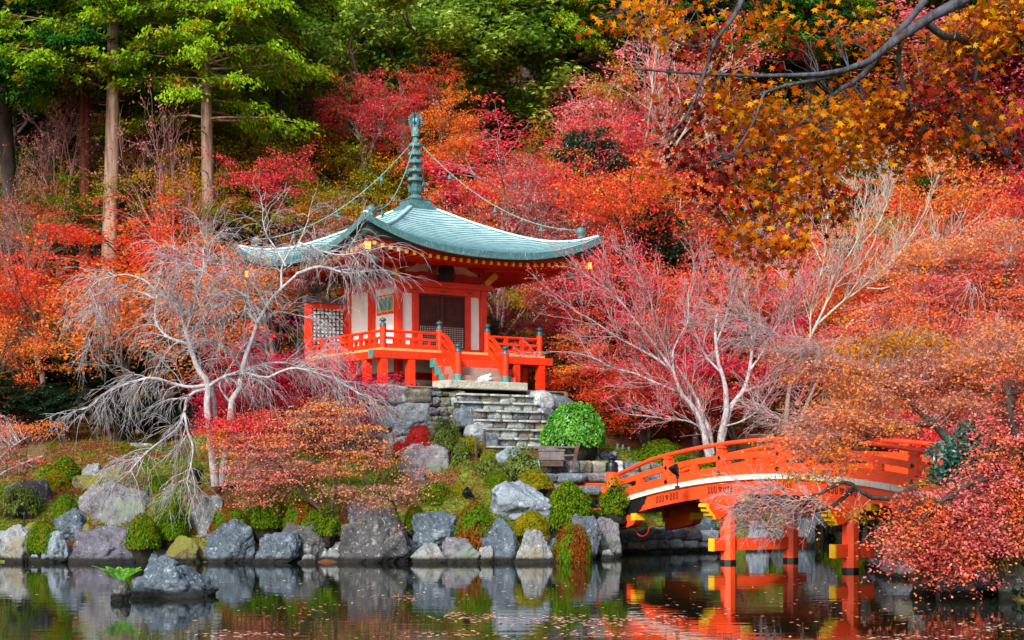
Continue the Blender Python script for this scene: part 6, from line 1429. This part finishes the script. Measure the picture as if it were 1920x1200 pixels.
# right bank: dense pink-red maple low over the water
LM['rightpink'] = leafmat('lf_rightpink', ['e85858', 'f88880', 'c85468', 'ffac98', 'd87888', 'f06850'], patch=['f88048', 'ff9850', 'e87040', 'f0b068'], pcut=.54, pscale=1.1)
LM['rightorange'] = leafmat('lf_rightorange', ['f07828', 'e85830', 'f89848', 'd84838', 'f0a860'], patch=['c85048', 'e06868', 'b86058'], pcut=.52, pscale=.9)
LM['rightgold'] = leafmat('lf_rightgold', ['c88010', 'e0a020', 'b87018', 'd89828'], patch=['c86018', 'b08818'], pcut=.55, pscale=.9)
LM['rightbrown'] = leafmat('lf_rightbrown', ['d07c60', 'e89878', 'b86c60', 'dca888', 'e8784c'], patch=['e08830', 'f0a040', 'e06c3c'], pcut=.5, pscale=.8)
spray_tree('maple_tree', 'dense pink and red maple drooping over the water at the right edge', P(1990, 1060, 33), [
 (.16, .07, 0, 0, [(2010, 1100), (1990, 1000), (1960, 920), (1930, 860), (1900, 800), (1890, 740)]), (.07, .03, 0, -.6, [(1960, 920), (1900, 900), (1840, 900), (1780, 930), (1730, 970), (1690, 1000)]),
 (.06, .03, 0, -.5, [(1975, 960), (1920, 950), (1870, 970), (1820, 1000), (1780, 1040), (1740, 1060)]), (.06, .03, 0, .5, [(1930, 860), (1880, 840), (1840, 850), (1800, 880)])], 33,
 [(1700, 1002, -.4, 50, 22, 34, 0), (1745, 975, -.3, 60, 40, 90, 1), (1815, 945, 0, 66, 45, 130, 0), (1875, 885, .2, 66, 55, 130, 0), (1910, 820, .4, 60, 60, 110, 0), (1900, 940, 0, 70, 60, 130, 1), (1830, 995, -.2, 80, 40, 110, 0), (1760, 1040, -.4, 60, 30, 60, 1), (1880, 1000, -.2, 50, 30, 50, 0),
  (1800, 1065, -.5, 45, 22, 26, 0), (1720, 940, 0, 40, 30, 34, 1), (1910, 720, .6, 50, 50, 60, 1), (1880, 790, .5, 36, 30, 30, 0), (1690, 1040, -.5, 30, 20, 12, 0)],
 [LM['rightpink'], LM['rightorange']], M['bark_dark'], 51, .07, 30, (.26, .26, .03), .010, 1., droopk=.9)
# the maple whose dark curving boughs reach over the bridge
spray_tree('maple_tree', 'maple with dark curving boughs and rusty thin leaves reaching over the bridge', P(1905, 960, 38), [
 (.2, .1, 0, 0, [(1925, 1000), (1905, 940), (1880, 890), (1850, 860), (1800, 842), (1775, 820), (1757, 798), (1742, 786)]), (.09, .03, 0, -.8, [(1860, 865), (1800, 880), (1739, 903), (1702, 922), (1668, 934), (1628, 931), (1604, 913), (1585, 903), (1560, 913), (1533, 928), (1500, 938), (1450, 945), (1410, 955)]),
 (.08, .03, 0, .8, [(1880, 800), (1871, 758), (1860, 735), (1850, 727), (1825, 732), (1800, 721), (1770, 730), (1740, 726)]), (.07, .03, 0, -.3, [(1900, 900), (1890, 840), (1880, 800)]), (.07, .03, 0, 0, [(1760, 800), (1735, 795), (1700, 800), (1660, 812), (1620, 825), (1580, 835)]), (.06, .02, 0, .6, [(1742, 786), (1720, 770), (1690, 740), (1640, 715), (1590, 700), (1540, 690)]),
 (.06, .02, 0, -.6, [(1604, 913), (1560, 950), (1520, 960), (1470, 985), (1430, 990)])], 38,
 [(1560, 690, .4, 90, 22, 60, 0), (1480, 660, .6, 70, 22, 34, 0), (1640, 730, .2, 90, 30, 80, 0), (1560, 790, 0, 80, 36, 80, 0), (1640, 790, 0, 80, 26, 66, 0), (1500, 830, -.2, 50, 30, 36, 0), (1560, 845, -.2, 70, 20, 36, 0), (1500, 890, -.2, 36, 12, 12, 1), (1560, 880, -.3, 50, 16, 14, 1), (1790, 875, .1, 36, 14, 16, 1), (1760, 905, 0, 36, 12, 12, 1),
  (1610, 955, -.4, 50, 18, 6, 1), (1520, 930, -.6, 50, 20, 8, 0), (1450, 960, -.7, 50, 28, 9, 0), (1720, 700, .5, 80, 30, 80, 0), (1800, 690, .5, 80, 40, 110, 0), (1790, 760, .4, 70, 30, 70, 0), (1870, 690, .5, 60, 50, 80, 0), (1700, 640, .8, 80, 26, 70, 1), (1620, 650, .8, 70, 22, 44, 1), (1860, 640, .8, 70, 40, 80, 0)],
 [LM['rightbrown'], LM['rightgold']], M['bark_dark'], 53, .072, 30, (.28, .28, .035), .009, 1., twigs_per=3, thin=.005, twigbark=M['twig_mauve'])
r_ = np.random.RandomState(3); root = [o for o in COL.objects if o.get('label', '').startswith('maple with dark curving')][0]
LT = limbs3d([(.03, .012, -.8, -1.0, [(1533, 928), (1500, 938), (1450, 950), (1400, 962)]), (.03, .012, -.7, -.9, [(1560, 913), (1520, 960), (1470, 985), (1425, 990)]), (.025, .01, -.6, -.5, [(1530, 930), (1480, 920), (1430, 915), (1390, 925)]), (.03, .012, .2, .6, [(1590, 700), (1500, 665), (1420, 640), (1350, 620)]), (.03, .012, 0, .3, [(1640, 715), (1560, 665), (1480, 640), (1400, 600)]), (.03, .012, 0, .3, [(1580, 835), (1520, 800), (1470, 790), (1420, 770)])], 38)
twig_object(root, grow_twigs(LT, r_, 11, (.4, .9), 5, (.2, .5), 3, (.1, .25), (0, 0, -.03), (0, 0, -.06), (0, 0, -.06), .1, .011, (.3, .9), .5, .0065, .005), M['twig_mauve'], 'bare_twigs')
# orange and red mass above, further back on the right bank
spray_tree('maple_tree', 'broad orange and red maple filling the right side above the bridge', P(1850, 900, 45), [
 (.2, .1, 0, 0, [(1850, 900), (1845, 800), (1850, 720), (1870, 640), (1880, 560), (1890, 500)]), (.1, .04, 0, 0, [(1870, 640), (1820, 600), (1760, 570), (1700, 560), (1640, 570)]), (.08, .03, 0, 1, [(1880, 560), (1830, 520), (1780, 500), (1720, 500)]),
 (.08, .03, 0, -.5, [(1850, 720), (1800, 690), (1740, 670), (1680, 660), (1600, 640)]), (.07, .03, 0, -1, [(1925, 560), (1870, 560), (1840, 545), (1820, 530)])], 45,
 [(1690, 590, 0, 90, 40, 120, 0), (1780, 540, .5, 100, 40, 160, 0), (1870, 500, .8, 90, 45, 150, 0), (1900, 590, 0, 70, 60, 120, 0), (1790, 620, -.3, 100, 40, 130, 0), (1620, 640, -.2, 80, 36, 80, 0), (1560, 680, -.2, 70, 30, 50, 1), (1870, 440, 1, 70, 30, 60, 2), (1780, 470, 1, 80, 26, 60, 2), (1700, 500, 1, 60, 20, 34, 2), (1720, 670, -.4, 90, 30, 90, 1), (1660, 720, -.4, 70, 30, 60, 1), (1900, 680, 0, 60, 50, 80, 0), (1600, 750, -.3, 60, 40, 50, 1)],
 [LM['rightorange'], LM['rightgold'], LM['rightbrown']], M['bark_dark'], 55, .08, 40, (.34, .34, .04), .009, twigs_per=2, twigbark=M['twig_mauve'])
# dark glossy camellia on the right bank
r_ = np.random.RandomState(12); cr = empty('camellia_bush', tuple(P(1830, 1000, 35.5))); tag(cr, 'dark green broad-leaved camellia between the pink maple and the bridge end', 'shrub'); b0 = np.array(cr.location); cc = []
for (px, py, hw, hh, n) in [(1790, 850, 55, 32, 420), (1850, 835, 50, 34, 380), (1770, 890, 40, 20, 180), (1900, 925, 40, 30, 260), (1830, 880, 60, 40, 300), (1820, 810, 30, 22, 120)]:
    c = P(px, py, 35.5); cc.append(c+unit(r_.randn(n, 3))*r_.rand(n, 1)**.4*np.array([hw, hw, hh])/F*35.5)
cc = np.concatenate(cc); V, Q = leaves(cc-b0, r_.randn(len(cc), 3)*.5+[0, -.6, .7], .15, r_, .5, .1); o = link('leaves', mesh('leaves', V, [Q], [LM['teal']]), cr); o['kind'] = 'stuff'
V, Q = merge([tube1(smoothpath([b0*0, (cc[i]-b0)*.5+[0, 0, .1], cc[i]-b0], 6), np.linspace(.03, .008, 6), 4) for i in r_.choice(len(cc), 60)]); link('stems', mesh('stems', V, [Q], [M['bark_dark']], smooth=True), cr)

# overhanging maple close to the eye, top right
LM['gold1'] = leafmat('lf_gold1', ['cc8210', 'e4a018', 'b4640c', 'd86c10', 'a0500c', 'ecb420'], trans=.5, patch=['b04410', 'c05410', '8c300e'], pcut=.56, pscale=1.5)
LM['wine1'] = leafmat('lf_wine1', ['4c0c10', '701418', '8c2018', '3c0a10', 'a83c28'], trans=.35, patch=['7c3010', 'a85010'], pcut=.62, pscale=1.5)
GL = [
 (.045, .006, 0, -.4, [(2600, -420), (2200, -250), (1980, -100), (1880, -45), (1806, 0), (1763, 22), (1733, 39), (1690, 69), (1659, 91), (1633, 113), (1590, 130), (1547, 139), (1512, 139), (1460, 143), (1386, 141), (1330, 139), (1243, 134), (1190, 128)]),
 (.03, .006, -.1, .3, [(1733, 39), (1700, 62), (1659, 91), (1616, 143), (1568, 173), (1547, 199), (1538, 225), (1530, 260)]),
 (.022, .005, -.1, -.4, [(1735, 0), (1711, 30), (1677, 69), (1640, 108), (1560, 142), (1500, 155), (1434, 173), (1421, 212), (1395, 260), (1370, 290)]),
 (.025, .005, 0, .5, [(1737, 41), (1768, 67), (1807, 74), (1833, 117), (1824, 160), (1798, 208), (1824, 247), (1893, 295), (1940, 320)]),
 (.02, .004, -.3, -.5, [(1440, -120), (1391, 0), (1373, 35), (1339, 82), (1313, 160), (1278, 230), (1213, 269)]),
 (.014, .004, 0, 0, [(1520, 225), (1482, 243), (1456, 303), (1447, 390), (1421, 472)]), (.014, .004, .1, .3, [(1538, 225), (1521, 282), (1555, 368), (1585, 400)]),
 (.012, .004, -.1, -.2, [(1490, 260), (1440, 275), (1370, 295), (1310, 310), (1270, 320)]), (.012, .003, 0, 0, [(1447, 390), (1410, 410), (1370, 440)]), (.012, .003, 0, 0, [(1450, 395), (1480, 430), (1500, 460)]),
 (.016, .004, 0, .4, [(1690, 72), (1685, 120), (1700, 180), (1735, 240), (1790, 270), (1850, 300)]), (.014, .004, .3, .6, [(1798, 208), (1750, 230), (1700, 250), (1660, 260)]), (.014, .004, -.3, -.3, [(1339, 82), (1290, 85), (1240, 60), (1200, 20)]), (.02, .006, 0, .2, [(1880, -45), (1900, 20), (1930, 60)])]
root = spray_tree('maple_tree', 'overhanging maple close by with gold and dark red leaves on grey boughs, top right', (4.9, 9.3, .8), GL, 9.2,
 [(1180, 20, -.2, 80, 40, 34, 0), (1260, 50, -.3, 90, 50, 50, 0), (1330, 90, -.3, 70, 50, 34, 1), (1420, 40, 0, 70, 45, 40, 0), (1370, 180, -.2, 70, 50, 50, 0), (1300, 200, -.3, 60, 40, 30, 1), (1450, 230, 0, 90, 50, 80, 0), (1400, 280, -.1, 90, 50, 70, 0), (1300, 290, -.2, 70, 40, 40, 1), (1510, 290, .1, 80, 50, 70, 0),
  (1560, 230, .1, 80, 50, 70, 0), (1620, 200, .3, 90, 60, 100, 0), (1680, 250, .4, 90, 50, 90, 0), (1600, 300, .3, 70, 30, 40, 0), (1740, 180, .3, 80, 60, 90, 1), (1780, 120, .3, 70, 60, 80, 0), (1850, 60, .2, 90, 60, 120, 0), (1900, 20, .1, 70, 50, 80, 0), (1890, 130, .4, 60, 50, 60, 1), (1850, 220, .5, 80, 50, 70, 0), (1900, 280, .5, 50, 30, 30, 1), (1780, 270, .5, 70, 30, 40, 0),
  (1440, 350, 0, 70, 40, 44, 0), (1380, 360, -.1, 60, 40, 30, 1), (1500, 380, .1, 60, 40, 30, 0), (1440, 430, 0, 70, 40, 44, 0), (1490, 460, 0, 50, 30, 24, 0), (1380, 440, 0, 40, 30, 16, 0), (1430, 490, 0, 30, 20, 10, 0), (1240, 330, -.2, 40, 20, 10, 0), (1560, 380, .2, 40, 30, 18, 1), (1640, 70, 0, 60, 40, 18, 0), (1560, 60, 0, 60, 40, 20, 0), (1480, 100, 0, 50, 30, 12, 1), (1700, 300, .4, 60, 20, 18, 0)],
 [LM['gold1'], LM['wine1']], barkmat('grey_bough_bark', '1e1e24', '50525e', 30), 61, .057, 5, (.06, .06, .05), .0028, .78, starry=True, droopk=.2, twigs_per=1, thin=.0015)
V, Q = tube1(smoothpath([(0, 0, -.6), (.05, 0, 1.), (-.05, .1, 2.2), (-.1, 0, 3.6), (.2, 0, 5.2)], 14), np.linspace(.2, .12, 14), 12)
link('main_stem', mesh('main_stem', V, [Q], [M['bark_dark']], smooth=True), root)

# ------------------------------------------------------------------ on the water
rs = np.random.RandomState(91); pc = []
for (px, py, hw, hh, n) in [(1090, 1165, 120, 12, 230), (900, 1160, 90, 8, 120), (1250, 1160, 70, 10, 60), (760, 1120, 60, 8, 50), (860, 1190, 120, 6, 70), (1130, 1190, 120, 5, 110), (460, 1190, 90, 6, 80), (560, 1135, 90, 30, 50), (700, 1090, 200, 20, 50), (1000, 1110, 250, 30, 80), (1500, 1090, 200, 30, 35), (1850, 1178, 80, 10, 70), (1700, 1195, 100, 4, 60), (1400, 1150, 200, 40, 60), (330, 1108, 60, 5, 80), (1650, 1150, 120, 20, 40), (120, 1075, 120, 8, 40), (900, 1140, 700, 60, 80), (860, 1150, 16, 2, 20)]:
    x = px+rs.randn(n)*hw*.6; y = np.maximum(py+rs.randn(n)*hh*.6, 1062); Yd = EYE*F/(y-HY); pc.append(np.stack([(x-CX)/F*Yd, Yd, 0*Yd+.006], 1))
pc = np.concatenate(pc); pc = pc[pond_sd(pc[:, 0], pc[:, 1]) < -.1]; V, Q = leaves(pc, rs.randn(len(pc), 3)*.06+[0, 0, 1.], .085, rs, .7)
tag(link('floating_leaves', mesh('floating_leaves', V, [Q], [leafmat('lf_floating', ['c88878', 'e0a898', 'b87060', 'd8b8a8'], .1)])), 'fallen pinkish leaves floating in drifts on the pond', 'fallen leaves', kind='stuff')
fr = empty('fern', tuple(P(226, 1102, 32.6)+np.array([0, 0, .05]))); link('root_stone', mesh('root_stone', rockshape(77, 12)[0]*.22-np.array([0, 0, .16]), [rockshape(77, 12)[1]], [RK['dark']]), fr); tag(fr, 'bright green fern growing beside the low rock in the water', 'fern'); rs = np.random.RandomState(6)
LM['fern'] = leafmat('lf_fern', ['58a818', '78c828', '90d83c', '48900f'])
for k in range(13):
    a = k*2*math.pi/13+rs.uniform(-.2, .2); L_ = rs.uniform(.42, .7); t = np.linspace(0, 1, 16); hx, hz = L_*t*.75, .55*t*L_*1.5-.35*t**2*L_; c = np.stack([hx*math.cos(a), hx*math.sin(a), hz+.05], 1); V = []; Q = []; n = 0; sd_ = np.array([-math.sin(a), math.cos(a), 0])
    for j in range(2, 16):
        for s in (-1, 1):
            w_ = .11*math.sin(math.pi*min(1, t[j]*.9+.1))+.02; d = sd_*s*w_+np.array([math.cos(a), math.sin(a), .1])*.03; V += [c[j], c[j]+d*.5+[0, 0, .012], c[j]+d, c[j]+d*.5-np.array([math.cos(a), math.sin(a), 0])*.022]; Q.append((n, n+1, n+2, n+3)); n += 4
    link('frond', mesh('frond', V, [Q], [LM['fern']]), fr)
# drooping grass on the right bank
rs = np.random.RandomState(14); n = 500; b = P(1838, 1045, 33.6)+rs.randn(n, 3)*[.3, .3, .05]; a = rs.uniform(0, 6.28, n); D = unit(np.stack([np.cos(a)*.5, np.sin(a)*.5-.2, np.ones(n)*.4], 1)); p, r = grow(b, D, rs.uniform(.5, .9, n), np.full(n, .006), 6, rs, .05, (0, 0, -.35), .3); V, Q = tubes(p, r, 3)
tag(link('bank_grass', mesh('bank_grass', V, [Q], [LM['moss']])), 'drooping tuft of yellow-green grass on the right bank under the pink maple', 'grass', kind='stuff')
